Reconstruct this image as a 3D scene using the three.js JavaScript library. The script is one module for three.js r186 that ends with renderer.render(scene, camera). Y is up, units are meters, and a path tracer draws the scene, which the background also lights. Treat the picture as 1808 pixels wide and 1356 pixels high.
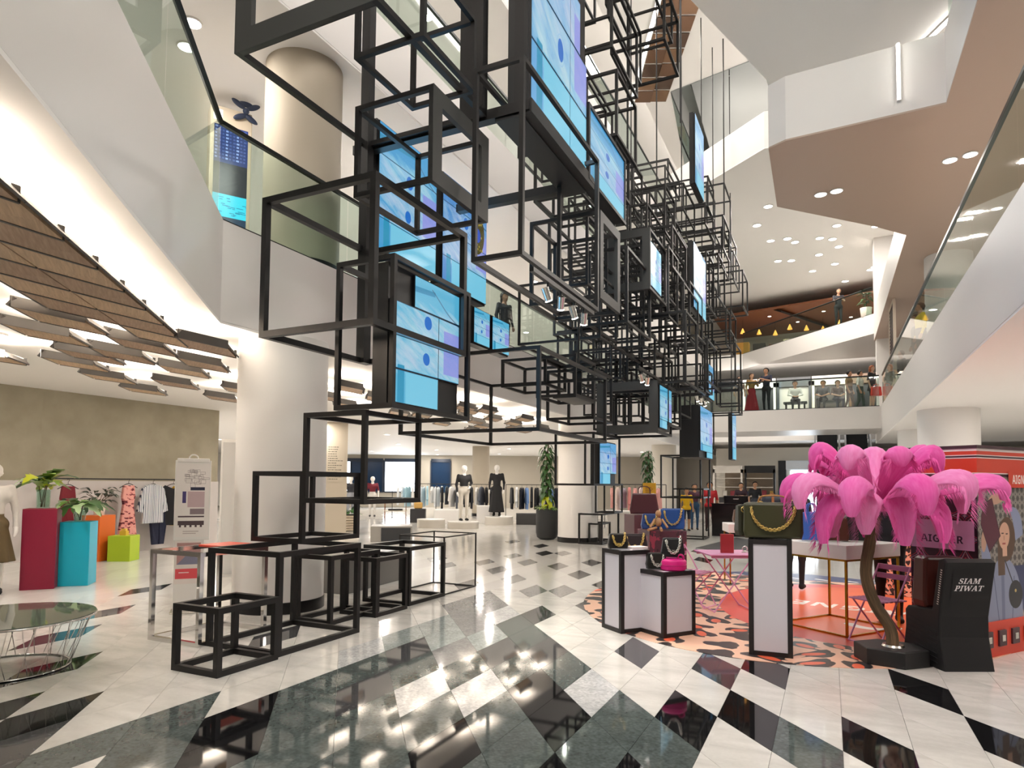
import * as THREE from 'three';
import { RectAreaLightUniformsLib } from 'three/addons/lights/RectAreaLightUniformsLib.js';
import { RoundedBoxGeometry } from 'three/addons/geometries/RoundedBoxGeometry.js';
import { mergeGeometries } from 'three/addons/utils/BufferGeometryUtils.js';

// ---------------------------------------------------------------- camera, exposure
const scene = new THREE.Scene();
scene.background = new THREE.Color(0x0b0b0c);
const camera = new THREE.PerspectiveCamera(2 * Math.atan(678 / 1162.7) * 180 / Math.PI, 1808 / 1356, 0.05, 200);
camera.position.set(0, 1.6, 0);
camera.rotation.order = 'YXZ';
camera.rotation.set(0.0469, 0.4498, 0.0086);
camera.setViewOffset(1808, 1356, 0, -121, 1808, 1356);
const renderer = new THREE.WebGLRenderer({ antialias: true });
renderer.toneMapping = THREE.LinearToneMapping;
renderer.toneMappingExposure = 2.1;
renderer.shadowMap.enabled = true;
RectAreaLightUniformsLib.init();

// ---------------------------------------------------------------- helpers
let seed = 7;
const rnd = () => { seed = (seed * 1664525 + 1013904223) >>> 0; return seed / 4294967296; };
const rr = (a, b) => a + (b - a) * rnd();
const names = {};
function numbered(n) { const k = names[n] = (names[n] ?? -1) + 1; return k ? n + '_' + String(k).padStart(3, '0') : n; }
function shade(o) { o.castShadow = true; o.receiveShadow = true; return o; }
function tag(o, label, category, group, kind) {
  if (label) o.userData.label = label;
  if (category) o.userData.category = category;
  if (group) o.userData.group = group;
  if (kind) o.userData.kind = kind;
  return o;
}
function thing(name, label, category, pos = [0, 0, 0], turn = 0, group) {
  const g = new THREE.Group(); g.name = numbered(name); g.position.set(...pos); g.rotation.y = turn;
  scene.add(g); return tag(g, label, category, group);
}
function part(parent, name, geo, mat, pos, rot) {
  const m = shade(new THREE.Mesh(geo, mat)); m.name = name;
  if (pos) m.position.set(...pos);
  if (rot) m.rotation.set(...rot);
  parent.add(m); return m;
}
function single(name, geo, mat, label, category, group, pos, turn) {
  const m = shade(new THREE.Mesh(geo, mat)); m.name = numbered(name); scene.add(m);
  if (pos) m.position.set(...pos);
  if (turn) m.rotation.y = turn;
  return tag(m, label, category, group);
}
function struct(name, geo, mat, pos, turn) {
  const m = shade(new THREE.Mesh(geo, mat)); m.name = numbered(name); scene.add(m);
  if (pos) m.position.set(...pos);
  if (turn) m.rotation.y = turn;
  m.userData.kind = 'structure'; return m;
}
function structGroup(name) { const g = new THREE.Group(); g.name = numbered(name); g.userData.kind = 'structure'; scene.add(g); return g; }
// a copy of a thing and its parts
function copy(src, pos, turn, label, scale) {
  const c = src.clone(); c.name = numbered(src.name.replace(/_\d{3}$/, '')); scene.add(c);
  c.userData = { ...src.userData }; c.position.set(...pos); c.rotation.y = turn;
  if (label) c.userData.label = label;
  if (scale) c.scale.setScalar(scale);
  return c;
}
const bx = (w, h, d, x = 0, y = 0, z = 0) => new THREE.BoxGeometry(w, h, d).translate(x, y, z);
const span = (x0, x1, y0, y1, z0, z1) => bx(Math.abs(x1 - x0), Math.abs(y1 - y0), Math.abs(z1 - z0), (x0 + x1) / 2, (y0 + y1) / 2, (z0 + z1) / 2);
const rb = (w, h, d, r = 0.01, x = 0, y = 0, z = 0, s = 2) => new RoundedBoxGeometry(w, h, d, s, Math.min(r, w / 2.01, h / 2.01, d / 2.01)).translate(x, y, z);
const cyl = (r0, r1, h, x = 0, y = 0, z = 0, n = 24, open = false) => new THREE.CylinderGeometry(r1, r0, h, n, 1, open).translate(x, y, z);
const sph = (r, x = 0, y = 0, z = 0, sx = 1, sy = 1, sz = 1, n = 16) => new THREE.SphereGeometry(r, n, Math.max(8, n * 0.7 | 0)).scale(sx, sy, sz).translate(x, y, z);
const V = (x, y, z) => new THREE.Vector3(x, y, z);
const tube = (pts, r, n = 24, k = 6, closed = false) => new THREE.TubeGeometry(new THREE.CatmullRomCurve3(pts.map(p => V(...p)), closed), n, r, k, closed);
// a straight square bar between two points
function bar(a, b, w, d = w) {
  const A = V(...a), B = V(...b), L = A.distanceTo(B), g = new THREE.BoxGeometry(w, L, d);
  const q = new THREE.Quaternion().setFromUnitVectors(V(0, 1, 0), B.clone().sub(A).normalize());
  return g.applyQuaternion(q).translate((A.x + B.x) / 2, (A.y + B.y) / 2, (A.z + B.z) / 2);
}
function rod(a, b, r, k = 8) {
  const A = V(...a), B = V(...b), L = A.distanceTo(B), g = new THREE.CylinderGeometry(r, r, L, k);
  const q = new THREE.Quaternion().setFromUnitVectors(V(0, 1, 0), B.clone().sub(A).normalize());
  return g.applyQuaternion(q).translate((A.x + B.x) / 2, (A.y + B.y) / 2, (A.z + B.z) / 2);
}
const lathe = (pts, n = 32) => new THREE.LatheGeometry(pts.map(p => new THREE.Vector2(...p)), n);
const strip = g => { const o = g.index ? g.toNonIndexed() : g; for (const k of Object.keys(o.attributes)) if (!['position', 'normal', 'uv'].includes(k)) o.deleteAttribute(k); return o; };
const join = (...gs) => mergeGeometries(gs.flat().map(strip));
// a horizontal plate from an outline of (x, z) points
function plate(pts, y0, y1, bevel = 0) {
  const s = new THREE.Shape(pts.map(([x, z]) => new THREE.Vector2(x, -z)));
  const g = new THREE.ExtrudeGeometry(s, { depth: y1 - y0, bevelEnabled: bevel > 0, bevelSize: bevel, bevelThickness: bevel, bevelSegments: 2, curveSegments: 24 });
  return g.rotateX(-Math.PI / 2).translate(0, y0, 0);
}
// an upright outline of (x, y) points with thickness d, centred on z = 0
function cut(pts, d, bevel = 0, holes = []) {
  const s = new THREE.Shape(pts.map(p => new THREE.Vector2(...p)));
  for (const h of holes) s.holes.push(new THREE.Path(h.map(p => new THREE.Vector2(...p))));
  return new THREE.ExtrudeGeometry(s, { depth: d, bevelEnabled: bevel > 0, bevelSize: bevel, bevelThickness: bevel, bevelSegments: 2 }).translate(0, 0, -d / 2);
}
// value noise, layered
const H2 = (i, j) => { let h = (i * 374761393 + j * 668265263) | 0; h = Math.imul(h ^ (h >>> 13), 1274126177); return ((h ^ (h >>> 16)) >>> 0) / 4294967295; };
function vn(x, y) { const i = Math.floor(x), j = Math.floor(y), f = x - i, g = y - j, u = f * f * (3 - 2 * f), w = g * g * (3 - 2 * g); return (H2(i, j) * (1 - u) + H2(i + 1, j) * u) * (1 - w) + (H2(i, j + 1) * (1 - u) + H2(i + 1, j + 1) * u) * w; }
const fbm = (x, y, o = 4) => { let s = 0, a = 0.5; for (let k = 0; k < o; k++) { s += a * vn(x, y); x *= 2.03; y *= 2.03; a *= 0.5; } return s; };
function dataTex(n, m, fn, srgb = true) {
  const d = new Uint8Array(n * m * 4);
  for (let y = 0; y < m; y++) for (let x = 0; x < n; x++) { const c = fn(x / n, y / m), k = (y * n + x) * 4; d[k] = c[0]; d[k + 1] = c[1]; d[k + 2] = c[2]; d[k + 3] = 255; }
  const t = new THREE.DataTexture(d, n, m); t.wrapS = t.wrapT = THREE.RepeatWrapping; t.magFilter = THREE.LinearFilter;
  if (srgb) t.colorSpace = THREE.SRGBColorSpace;
  t.needsUpdate = true; return t;
}
function canvasTex(w, h, draw) {
  const c = document.createElement('canvas'); c.width = w; c.height = h; draw(c.getContext('2d'), w, h);
  const t = new THREE.CanvasTexture(c); t.colorSpace = THREE.SRGBColorSpace; return t;
}
const std = (color, roughness = 0.5, o = {}) => new THREE.MeshStandardMaterial({ color, roughness, ...o });
const phy = (color, roughness = 0.5, o = {}) => new THREE.MeshPhysicalMaterial({ color, roughness, ...o });

// ---------------------------------------------------------------- materials
const plasterTex = dataTex(512, 512, (u, v) => { const n = fbm(u * 26, v * 26, 5), m = fbm(u * 6 + 5, v * 6, 3), k = 146 + (n - 0.47) * 22 + (m - 0.45) * 26; return [k + 22, k + 14, k - 7]; });
plasterTex.repeat.set(0.13, 0.13);
const M = {
  white: std(0xe9e6e2, 0.55), fascia: std(0xdedad6, 0.42), soffit: std(0xf1eeea, 0.6), brown: std(0xae9887, 0.4), concrete: std(0xb4b2ac, 0.7),
  steel: std(0x1b1a1a, 0.42, { metalness: 0.25 }), steelWide: std(0x3a3b3a, 0.5, { metalness: 0.2 }), black: std(0x0c0c0d, 0.35), housing: std(0x121315, 0.4),
  chrome: std(0xd8d6d4, 0.08, { metalness: 1 }), brass: std(0xb58b2e, 0.25, { metalness: 1 }), gold: std(0xd8bc74, 0.28, { metalness: 1 }), silver: std(0xd9d6cf, 0.25, { metalness: 1 }),
  glass: phy(0xe4f1ea, 0.02, { transmission: 1, thickness: 0, ior: 1.45 }), tint: phy(0xd3e4dc, 0.03, { transmission: 1, thickness: 0, ior: 1.5 }),
  rail: std(0x1c1f1e, 0.3, { metalness: 0.5 }), plaster: std(0xffffff, 0.8, { map: plasterTex }), dado: std(0xcfc9c6, 0.6), beige: std(0xb5aa98, 0.7), cream: std(0xddd6ca, 0.6),
  timber: std(0xffffff, 0.55, { map: dataTex(256, 256, (u, v) => { const n = fbm(u * 4, v * 60, 4), k = (n - 0.45) * 46; return [192 + k, 163 + k, 131 + k * 0.9]; }) }),
  timber2: std(0xffffff, 0.55, { map: dataTex(256, 256, (u, v) => { const n = fbm(u * 4 + 9, v * 60, 4), k = (n - 0.45) * 40; return [166 + k, 138 + k, 113 + k * 0.9]; }) }),
  panelEdge: std(0x4a4642, 0.5), glow: std(0xfff4e4, 1, { emissive: 0xfff0dc, emissiveIntensity: 2.2 }), lamp: std(0xffffff, 1, { emissive: 0xfffaf2, emissiveIntensity: 6 }),
  leaf: phy(0x2f5a22, 0.45, { transmission: 0.15 }), leafLight: phy(0x86a83a, 0.45, { transmission: 0.2 }), leafYellow: phy(0xc6cf1e, 0.5, { transmission: 0.2 }), leafDark: phy(0x33402c, 0.5),
  stem: std(0x5a4a30, 0.8), soil: std(0x2b2118, 1), potDark: std(0x2c2e2f, 0.6), pale: std(0xe6ddd0, 0.4), skinMannequin: std(0xe6e3df, 0.35),
};

// ================================================================ THE SETTING
// ---------------------------------------------------------------- light fittings
function areaLight(w, h, pos, target, intensity, color = 0xfff8f1) {
  const l = new THREE.RectAreaLight(color, intensity, w, h); l.position.set(...pos); l.lookAt(...target); scene.add(l); return l;
}
// luminous panels added in the unseen atrium roof to light the hall from above
const ROOF = 18.6;
for (const z of [-3, -11, -19, -27, -35]) {
  const g = thing('added_roof_light', 'large luminous panel added in the unseen atrium roof', 'ceiling light', [-2.2, ROOF, z], 0, 'added luminous atrium roof panels');
  part(g, 'frame', join(bx(5.2, 0.08, 0.1, 0, -0.04, 3.05), bx(5.2, 0.08, 0.1, 0, -0.04, -3.05), bx(0.1, 0.08, 6, 2.55, -0.04, 0), bx(0.1, 0.08, 6, -2.55, -0.04, 0)), M.white);
  part(g, 'diffuser', bx(5, 0.04, 6, 0, -0.03, 0), std(0xffffff, 1, { emissive: 0xffffff, emissiveIntensity: 1.5 }));
  areaLight(5, 6, [-2.2, ROOF - 0.07, z], [-2.2, 0, z], 3.2, 0xfdf7f2);
}
// unseen luminous panels added over the viewer to brighten the near fascia
for (const [x, z] of [[0, 4.5], [-1.2, 0.2], [4, -2], [6, 3]]) {
  const g = thing('added_ceiling_light_panel', 'square luminous panel added in the unseen high ceiling over the near floor', 'ceiling light', [x, 12.02, z], 0, 'added luminous panels over the near floor');
  part(g, 'rim', join(bx(3.2, 0.06, 0.1, 0, -0.03, 1.55), bx(3.2, 0.06, 0.1, 0, -0.03, -1.55), bx(0.1, 0.06, 3, 1.55, -0.03, 0), bx(0.1, 0.06, 3, -1.55, -0.03, 0)), M.white);
  part(g, 'diffuser', bx(3, 0.03, 3, 0, -0.02, 0), std(0xffffff, 1, { emissive: 0xffffff, emissiveIntensity: 1.5 }));
  areaLight(3, 3, [x, 11.95, z], [x, 0, z + 0.001], 9.5, 0xfdf5ee);
}

// ---------------------------------------------------------------- floor of slanted stone tiles
const TA = [0.387, 0.465], TB = 0.668, TO = [-1.11, -6.60];
const speck = (base, amp, vein, tintB = 0) => dataTex(256, 256, (u, v) => { const n = fbm(u * 70, v * 70, 2), m = fbm(u * 5, v * 9, 4), w = Math.pow(Math.max(0, 1 - Math.abs(m - 0.45) * 14), 3); const k = base + (n - 0.38) * amp * 2 + (m - 0.45) * amp - w * vein; return [k, k, k + tintB]; });
const tileMat = {
  w: std(0xffffff, 0.13, { map: dataTex(256, 256, (u, v) => { const m = fbm(u * 3, v * 12, 4), n = fbm(u * 60, v * 60, 2), k = 214 + (m - 0.45) * 34 + (n - 0.4) * 10; return [k, k - 3, k - 9]; }) }),
  s: std(0xffffff, 0.1, { map: speck(196, 34, 6) }),
  l: std(0xf4fffb, 0.07, { map: speck(158, 26, 8, 1) }),
  g: std(0xffffff, 0.08, { map: speck(130, 18, 8) }),
  m: std(0xe9fff8, 0.05, { map: speck(92, 22, 4, 1) }),
  d: std(0xffffff, 0.045, { map: speck(74, 20, 4, 2) }),
  k: std(0xffffff, 0.04, { map: speck(20, 8, 0, 2) }),
};
const accents = {
  k: [[1, -1], [0, 2], [1, 1], [3, 0], [4, -3], [5, -2], [-3, 4], [-2, 4], [-3, 6], [-1, 5], [-7, 9], [-11, 13], [-13, 13], [-15, -4], [-13, -3], [-5, -12], [-4, -10], [0, 4], [-6, 9], [-21, 14], [-10, 12]],
  d: [[0, 0], [-2, 1], [-8, -2], [-6, -2], [-5, 0], [-6, 2], [-5, 4], [-4, 3], [-7, 6], [-6, 7], [-18, 14], [-16, 14], [-11, 9], [-9, -4], [-18, -3], [-8, 12], [-9, 12]],
  m: [[2, 1], [-1, 3], [-1, 4], [0, 3], [-3, 3], [-3, 5], [-2, 5], [-4, 4], [-5, 3], [-6, 3], [-5, 5], [-6, 6], [-7, 7], [-5, 7], [-4, 6], [-4, 7], [-8, 10], [-8, 11], [-6, 8], [-7, 8], [-5, 8], [-5, 9], [-4, 8], [-3, 7], [-2, 6], [-7, 10], [-6, 10], [-3, 8], [-2, 7]],
  g: [[-11, 3], [-10, 1], [-8, 1], [-7, 0], [-9, 3], [-8, 3], [-9, 4], [-8, 4], [-7, 4], [-6, 5], [-12, -4], [-14, -1], [-14, 1], [-12, -1], [-10, -2], [-12, 1], [-17, 3], [-15, 3]],
  l: [[-6, 4], [-7, 5], [-8, 6], [-8, 5]], s: [[-2, 3], [-4, 5], [-5, 6], [-7, 3], [-8, 7]],
};
const accentAt = {}; for (const k in accents) for (const [i, j] of accents[k]) accentAt[i + ',' + j] = k;
{
  const floor = structGroup('floor');
  part(floor, 'bed', span(-36, 22, -0.14, -0.0215, -48, 9), std(0xa9a49b, 0.7));
  const e = 0.0012, P = [[e, e * 1.6], [TA[0] - e, TA[1] + e * 1.6], [TA[0] - e, TA[1] + TB - e * 1.6], [e, TB - e * 1.6]];
  const tileGeo = (du, dv) => { const g = plate(P, -0.02, 0), u = g.attributes.uv, p = g.attributes.position; for (let k = 0; k < u.count; k++) u.setXY(k, p.getX(k) * 0.9 + du, p.getZ(k) * 0.9 + dv); return g; };
  const variants = [0, 1, 2, 3, 4, 5].map(() => tileGeo(rnd(), rnd()));
  const all = [];
  for (let i = -60; i < 56; i++) for (let j = -150; j < 150; j++) {
    const x = TO[0] + i * TA[0], z = TO[1] + i * TA[1] + j * TB;
    if (x < -34 || x > 21 || z < -46 || z > 7) continue;
    const cx = x + 0.19, cz = z + 0.56, dist = Math.hypot(cx, cz), ang = Math.atan2(-cx, -cz) - 0.45;
    const seen = Math.abs(ang) < 0.74 && dist > 2.2;
    all.push([i, j, x, z, seen ? dist : 1e3 + dist]);
  }
  all.sort((a, b) => a[4] - b[4]);
  const rest = [];
  all.forEach(([i, j, x, z, dd], k) => {
    let c = accentAt[i + ',' + j] || 'w';
    if (k < 300) part(floor, 'tile', variants[(H2(i, j) * 6) | 0], tileMat[c], [x, 0, z]);
    else rest.push([x, z, c]);
  });
  const pos = [], col = [], uv = [], idx = []; const tone = { w: 0.68, s: 0.55, l: 0.28, g: 0.16, m: 0.07, d: 0.03, k: 0.008 };
  for (const [x, z, c] of rest) {
    const b = pos.length / 3, t = tone[c] * (c === 'w' ? 0.94 + 0.1 * H2(x * 100 | 0, z * 100 | 0) : 1);
    for (const [a, d] of P) { pos.push(x + a, 0, z + d); col.push(t, t * 0.975, t * 0.93); uv.push((x + a) * 0.9, (z + d) * 0.9); }
    idx.push(b, b + 3, b + 2, b, b + 2, b + 1);
  }
  const g = new THREE.BufferGeometry(); g.setAttribute('position', new THREE.Float32BufferAttribute(pos, 3)); g.setAttribute('color', new THREE.Float32BufferAttribute(col, 3)); g.setAttribute('uv', new THREE.Float32BufferAttribute(uv, 2)); g.setIndex(idx); g.computeVertexNormals();
  tag(part(floor, 'distant_tiles', g, std(0xffffff, 0.11, { vertexColors: true })), null, null, null, 'stuff');
}

// ---------------------------------------------------------------- slabs of the upper levels
const L1 = [3.4, 4.6], L2 = [7.72, 8.9], L3 = [12.02, 13.2], L4 = [16.3, 17.5];
const leftEdge = [[-6.25, -46], [-6.25, -5.25], [0.9, 3.4], [0.9, 8.6], [-35.6, 8.6], [-35.6, -46]];
function slab(y, outline, soffitMat, name = 'ceiling') {
  const g = structGroup(name);
  part(g, 'fascia', plate(outline, y[0] + 0.03, y[1]), M.fascia);
  const cx = outline.reduce((s, p) => s + p[0], 0) / outline.length, cz = outline.reduce((s, p) => s + p[1], 0) / outline.length;
  part(g, 'soffit', plate(outline.map(([x, z]) => [x + Math.sign(cx - x) * 0.004, z + Math.sign(cz - z) * 0.004]), y[0], y[0] + 0.03), soffitMat);
  return g;
}
slab(L1, leftEdge, M.soffit); slab(L2, leftEdge, M.soffit); slab(L3, leftEdge, M.soffit);
const rightEdge = [[21.6, 8.6], [1.75, 8.6], [1.75, -31.5], [21.6, -31.5]];
slab(L1, rightEdge, M.soffit);
const rightUpper = [[21.6, 8.6], [1.75, 8.6], [1.75, -12.23], [-0.63, -12.38], [-0.93, -12.55], [-0.97, -15.29], [1.03, -17.43], [1.75, -18.35], [1.75, -31.4], [-4.3, -38.3], [-6.25, -38.3], [-6.25, -46], [21.6, -46]];
{
  const g = structGroup('ceiling');
  part(g, 'fascia', plate(rightUpper.slice(0, 9).concat([[21.6, -31.4]]), 7.75, 8.9), M.fascia);
  part(g, 'soffit', plate(rightUpper.slice(0, 9).concat([[21.6, -31.4]]), 7.72, 7.75), M.brown);
  part(g, 'far_deck', plate([[1.75, -31.4], [-4.3, -38.3], [-6.25, -38.3], [-6.25, -46], [21.6, -46], [21.6, -31.4]], 8.05, 8.9), M.fascia);
}
slab(L3, [[21.6, 8.6], [-4.6, 8.6], [-4.6, -7.9], [-1.35, -17.6], [-1.1, -21], [1.6, -18.6], [3.4, -15.3], [5, -15.3], [5, -22], [-1.7, -21.3], [-5.2, -24.2], [-5.6, -38], [-6.25, -38], [-6.25, -46], [21.6, -46]], M.soffit);
struct('ceiling', span(-6.25, 1.75, 3.77, 4.6, -30.9, -27.95), M.fascia); struct('ceiling', span(-6.25, 21.6, 3.95, 4.6, -46, -37.2), M.fascia);           // the bridge across the atrium
struct('ceiling', span(-36, 22, ROOF + 0.02, ROOF + 0.3, -46.4, 9), M.white);       // the roof
// light slot on the edge of the second level
{ const g = thing('slot_light', 'thin upright line of light on the white balcony front', 'strip light', [1.1, 7.95, -12.2]); part(g, 'lens', bar([0, 0, 0], [0, 0.94, 0], 0.03), M.lamp); part(g, 'channel', bx(0.06, 0.96, 0.02, 0, 0.47, -0.022), M.fascia); }
{ const g = thing('slot_light', 'thin slanting line of light along the high ceiling opening', 'strip light', [2.17, 11.93, -17.5]); part(g, 'lens', bar([-0.55, 0, -1.0], [0.55, 0, 1.0], 0.05), M.lamp); part(g, 'channel', bar([-0.55, 0.03, -1.0], [0.55, 0.03, 1.0], 0.08, 0.02), M.fascia); }

// ---------------------------------------------------------------- outer walls
struct('wall_back', span(-36, 22, 0, ROOF, -46.6, -46), M.cream);
struct('wall_right', span(21.6, 22.2, 0, ROOF, -46, 9), M.white);
struct('wall_left', span(-36.2, -35.6, 0, ROOF, -46, 9), M.white);
struct('wall_front', span(-36, 22, 0, ROOF, 8.6, 9.2), M.white);
// beige plaster wall of the left shop with its pale dado
{
  const w = structGroup('wall_shop');
  const uvm = g => { const u = g.attributes.uv, p = g.attributes.position; for (let k = 0; k < u.count; k++) u.setXY(k, p.getZ(k), p.getY(k)); return g; };
  part(w, 'plaster', uvm(span(-14.5, -14.1, 1.58, 3.4, -11.9, 6)), M.plaster);
  part(w, 'dado', span(-14.5, -14.06, 0.0, 1.58, -11.9, 6), M.dado);
}

// ---------------------------------------------------------------- round columns
function column(x, z, r, y0, y1, label, mat = M.white) {
  const g = thing('column', label, 'column', [x, y0, z]); tag(g, null, null, null, 'structure');
  part(g, 'shaft', cyl(r, r, y1 - y0, 0, (y1 - y0) / 2, 0, 64), mat);
  part(g, 'base_ring', cyl(r + 0.012, r + 0.012, 0.14, 0, 0.07, 0, 64), M.black);
  return g;
}
column(-6.37, -6.36, 0.555, 0, L1[0], 'thick white round column beside the floor frames');
column(-6.98, -7.24, 0.55, L1[1], L2[0], 'beige round column behind the glass on the upper level', M.beige);
column(-6.35, -17.4, 0.55, 0, L1[0], 'white round column beside the tall potted plant');
column(2.5, -18.2, 0.62, 0, L1[0], 'white round column above the orange kiosk');
column(2.6, -24.5, 0.62, 0, L1[0], 'white round column behind the pink feather tree');
column(2.9, -20.5, 0.55, L1[1], L2[0], 'white round column behind the right hand glass balustrade');
column(-6.8, -30, 0.55, 0, L1[0], 'pale round column in the far left shop', M.cream);
column(3.0, -27.5, 0.5, L2[1], L3[0], 'pale upper round column at the far balcony', M.white);

// ---------------------------------------------------------------- glass balustrades
function balustrade(pts, y, label, every = 2.2) {
  const g = thing('glass_balustrade', label, 'balustrade', [0, 0, 0]);
  for (let k = 0; k + 1 < pts.length; k++) {
    const [ax, az] = pts[k], [bx_, bz] = pts[k + 1], L = Math.hypot(bx_ - ax, bz - az), n = Math.max(1, Math.round(L / every));
    for (let i = 0; i < n; i++) {
      const t0 = i / n + 0.004 / L, t1 = (i + 1) / n - 0.004 / L, A = [ax + (bx_ - ax) * t0, az + (bz - az) * t0], B = [ax + (bx_ - ax) * t1, az + (bz - az) * t1];
      const q = new THREE.PlaneGeometry(Math.hypot(B[0] - A[0], B[1] - A[1]), 1.14); q.rotateY(-Math.atan2(B[1] - A[1], B[0] - A[0])); q.translate((A[0] + B[0]) / 2, y + 0.57, (A[1] + B[1]) / 2);
      part(g, 'pane', q, M.tint);
    }
    part(g, 'handrail', bar([ax, y + 1.15, az], [bx_, y + 1.15, bz], 0.05), M.rail);
    part(g, 'base_channel', bar([ax, y + 0.012, az], [bx_, y + 0.012, bz], 0.035), M.rail);
  }
  return g;
}
const inset = 0.05;
balustrade([[0.85 - inset, 3.42], [-6.25 - inset, -5.22], [-6.25 - inset, -45.5]], L1[1], 'greenish glass balustrade along the left upper level');
balustrade([[-6.25 - inset, -5.22], [-6.25 - inset, -45.5]], L2[1], 'glass balustrade along the left second level', 3);
balustrade([[-6.25 - inset, -5.22], [-6.25 - inset, -45.5]], L3[1], 'glass balustrade along the left third level', 4);
balustrade([[1.75 + inset, 4], [1.75 + inset, -27.9]], L1[1], 'glass balustrade on the long white right hand parapet', 2.4);
balustrade([[-6.2, -28.0], [1.7, -28.0]], L1[1], 'glass balustrade of the white bridge with people');
balustrade([[1.7, -31.5], [-4.25, -38.28]], L2[1], 'glass balustrade on the slanting second level edge');
balustrade([[1.8, 4], [1.8, -12.2]], L2[1], 'glass balustrade on the near right second level', 3);

// ---------------------------------------------------------------- slanted timber ceiling panels with light above them
const PSH = [[0, 0], [0, -0.655], [-0.38, -1.112], [-0.38, -0.457]];
const panelGeo = plate(PSH, 0, 0.05), panelRim = join(...[0, 1, 2, 3].map(k => bar([PSH[k][0], 0.045, PSH[k][1]], [PSH[(k + 1) % 4][0], 0.045, PSH[(k + 1) % 4][1]], 0.018, 0.1)));
{ const u = panelGeo.attributes.uv, p = panelGeo.attributes.position; for (let k = 0; k < u.count; k++) u.setXY(k, p.getX(k) * 1.4 + p.getZ(k) * 0.9, p.getZ(k) * 1.4 - p.getX(k)); }
const glowGeo = plate(PSH.map(([x, z]) => [-0.19 + (x + 0.19) * 0.86, -0.556 + (z + 0.556) * 0.9]), 0.075, 0.085);
function ceilingPanel(x, z, y, label, group, light = 5, mat = rnd() < 0.5 ? M.timber : M.timber2) {
  const g = thing('timber_ceiling_panel', label, 'ceiling panel', [x, y, z], 0, group);
  part(g, 'board', panelGeo, mat); part(g, 'rim', panelRim, M.panelEdge); part(g, 'light_sheet', glowGeo, M.glow);
  if (light) { const l = areaLight(0.34, 0.55, [x - 0.19, y + 0.095, z - 0.556], [x - 0.19, y + 3, z - 0.55601], light, 0xfff4e8); l.rotation.z += 0; }
  return g;
}
const hung = 'slanted timber panel hanging lit below the white ceiling', hungG = 'timber panels hanging over the left shop';
for (const [x, z] of [[-6.55, -3.27], [-8.16, -4.54], [-6.94, -4.39], [-7.73, -4.68], [-7.34, -5.54], [-8.04, -5.79], [-9.7, -5.77], [-9.27, -6.59], [-7.36, -3.59], [-8.91, -4.81], [-9.4, -4.0], [-6.6, -2.0], [-6.3, -4.75],
  [-8.9, -7.55], [-7.75, -7.3], [-8.15, -8.7], [-7.4, -9.4], [-8.6, -9.9], [-7.8, -10.8], [-6.9, -10.4], [-7.0, -8.1], [-6.65, -9.0], [-9.3, -9.0], [-8.5, -11.6], [-9.3, -11.2], [-6.62, -11.3], [-9.0, -12.9], [-10.1, -8.2], [-10.5, -6.9]]) ceilingPanel(x, z, 3.14, hung, hungG);
for (const [x, z] of [[-6.42, -11.8], [-6.05, -11.95], [-6.75, -13.55], [-6.79, -14.79], [-6.07, -13.93], [-7.2, -12.9], [-7.5, -14.1], [-8.0, -15.3], [-7.3, -15.9], [-7.9, -12.2], [-6.7, -16.4], [-8.6, -14.2], [-8.8, -16.2], [-7.6, -17.2]])
  ceilingPanel(x - 0.4, z, 3.14, 'small slanted timber panel under the far ceiling by the second column', 'timber panels beyond the lattice', 5);
for (let k = 0; k < 8; k++) ceilingPanel(-3.75 - k * 0.387, -0.97 - k * 0.465, 3.17, 'large timber panel in the close packed raft beside the white parapet', 'timber panels packed in a raft', 4.5, k % 2 ? M.timber : M.timber2);
for (let k = 0; k < 6; k++) ceilingPanel(-4.137 - k * 0.387, -0.76 - k * 0.465, 3.17, 'timber panel in the inner row of the close packed raft', 'timber panels packed in a raft', 3.5, k % 2 ? M.timber2 : M.timber);

// ---------------------------------------------------------------- downlights
const discGeo = cyl(0.085, 0.085, 0.012, 0, -0.008, 0, 20), ringGeo = new THREE.TorusGeometry(0.095, 0.012, 6, 24).rotateX(Math.PI / 2).translate(0, -0.006, 0);
function downlight(x, y, z, power, label, group, size = 1) {
  const g = thing('downlight', label, 'ceiling light', [x, y, z], 0, group); g.scale.setScalar(size);
  part(g, 'lens', discGeo, M.lamp); part(g, 'trim_ring', ringGeo, M.white);
  if (power) areaLight(0.15 * size, 0.15 * size, [x, y - 0.03, z], [x, 0, z + 0.0001], power / (size * size), 0xfff6ec);
}
for (let i = 0; i < 5; i++) for (let j = 0; j < 7; j++) { const x = -9.3 - i * 4.4 - (j % 2) * 1.2, z = -4.5 - j * 5.2; downlight(x, 3.4, z, 520, 'round downlight in the white ceiling of the left shop', 'shop ceiling downlights', 1.2); }
for (const [x, z] of [[3.4, -10.5], [4.2, -10.9], [4, -15], [4.8, -15.2], [3.4, -21], [7.5, -9], [8, -15], [7.5, -22], [11, -12], [12, -19], [12.5, -26], [5, -5]]) downlight(x, 3.4, z, 360, 'round downlight in the ceiling under the right gallery', 'right gallery downlights', 1.2);
for (const [x, z] of [[-7.6, -5.8], [-8.1, -6.1], [-7.6, -9.6], [-7.95, -9.9], [-7.7, -13.6], [-8.1, -13.9], [-8, -18], [-8.4, -22], [-8, -26], [-11, -12], [-12, -18], [-11, -24], [-8.3, -31]]) downlight(x, 7.72, z, 380, 'round downlight in the white ceiling of the left upper level', 'left upper level downlights', 1.25);
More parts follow.
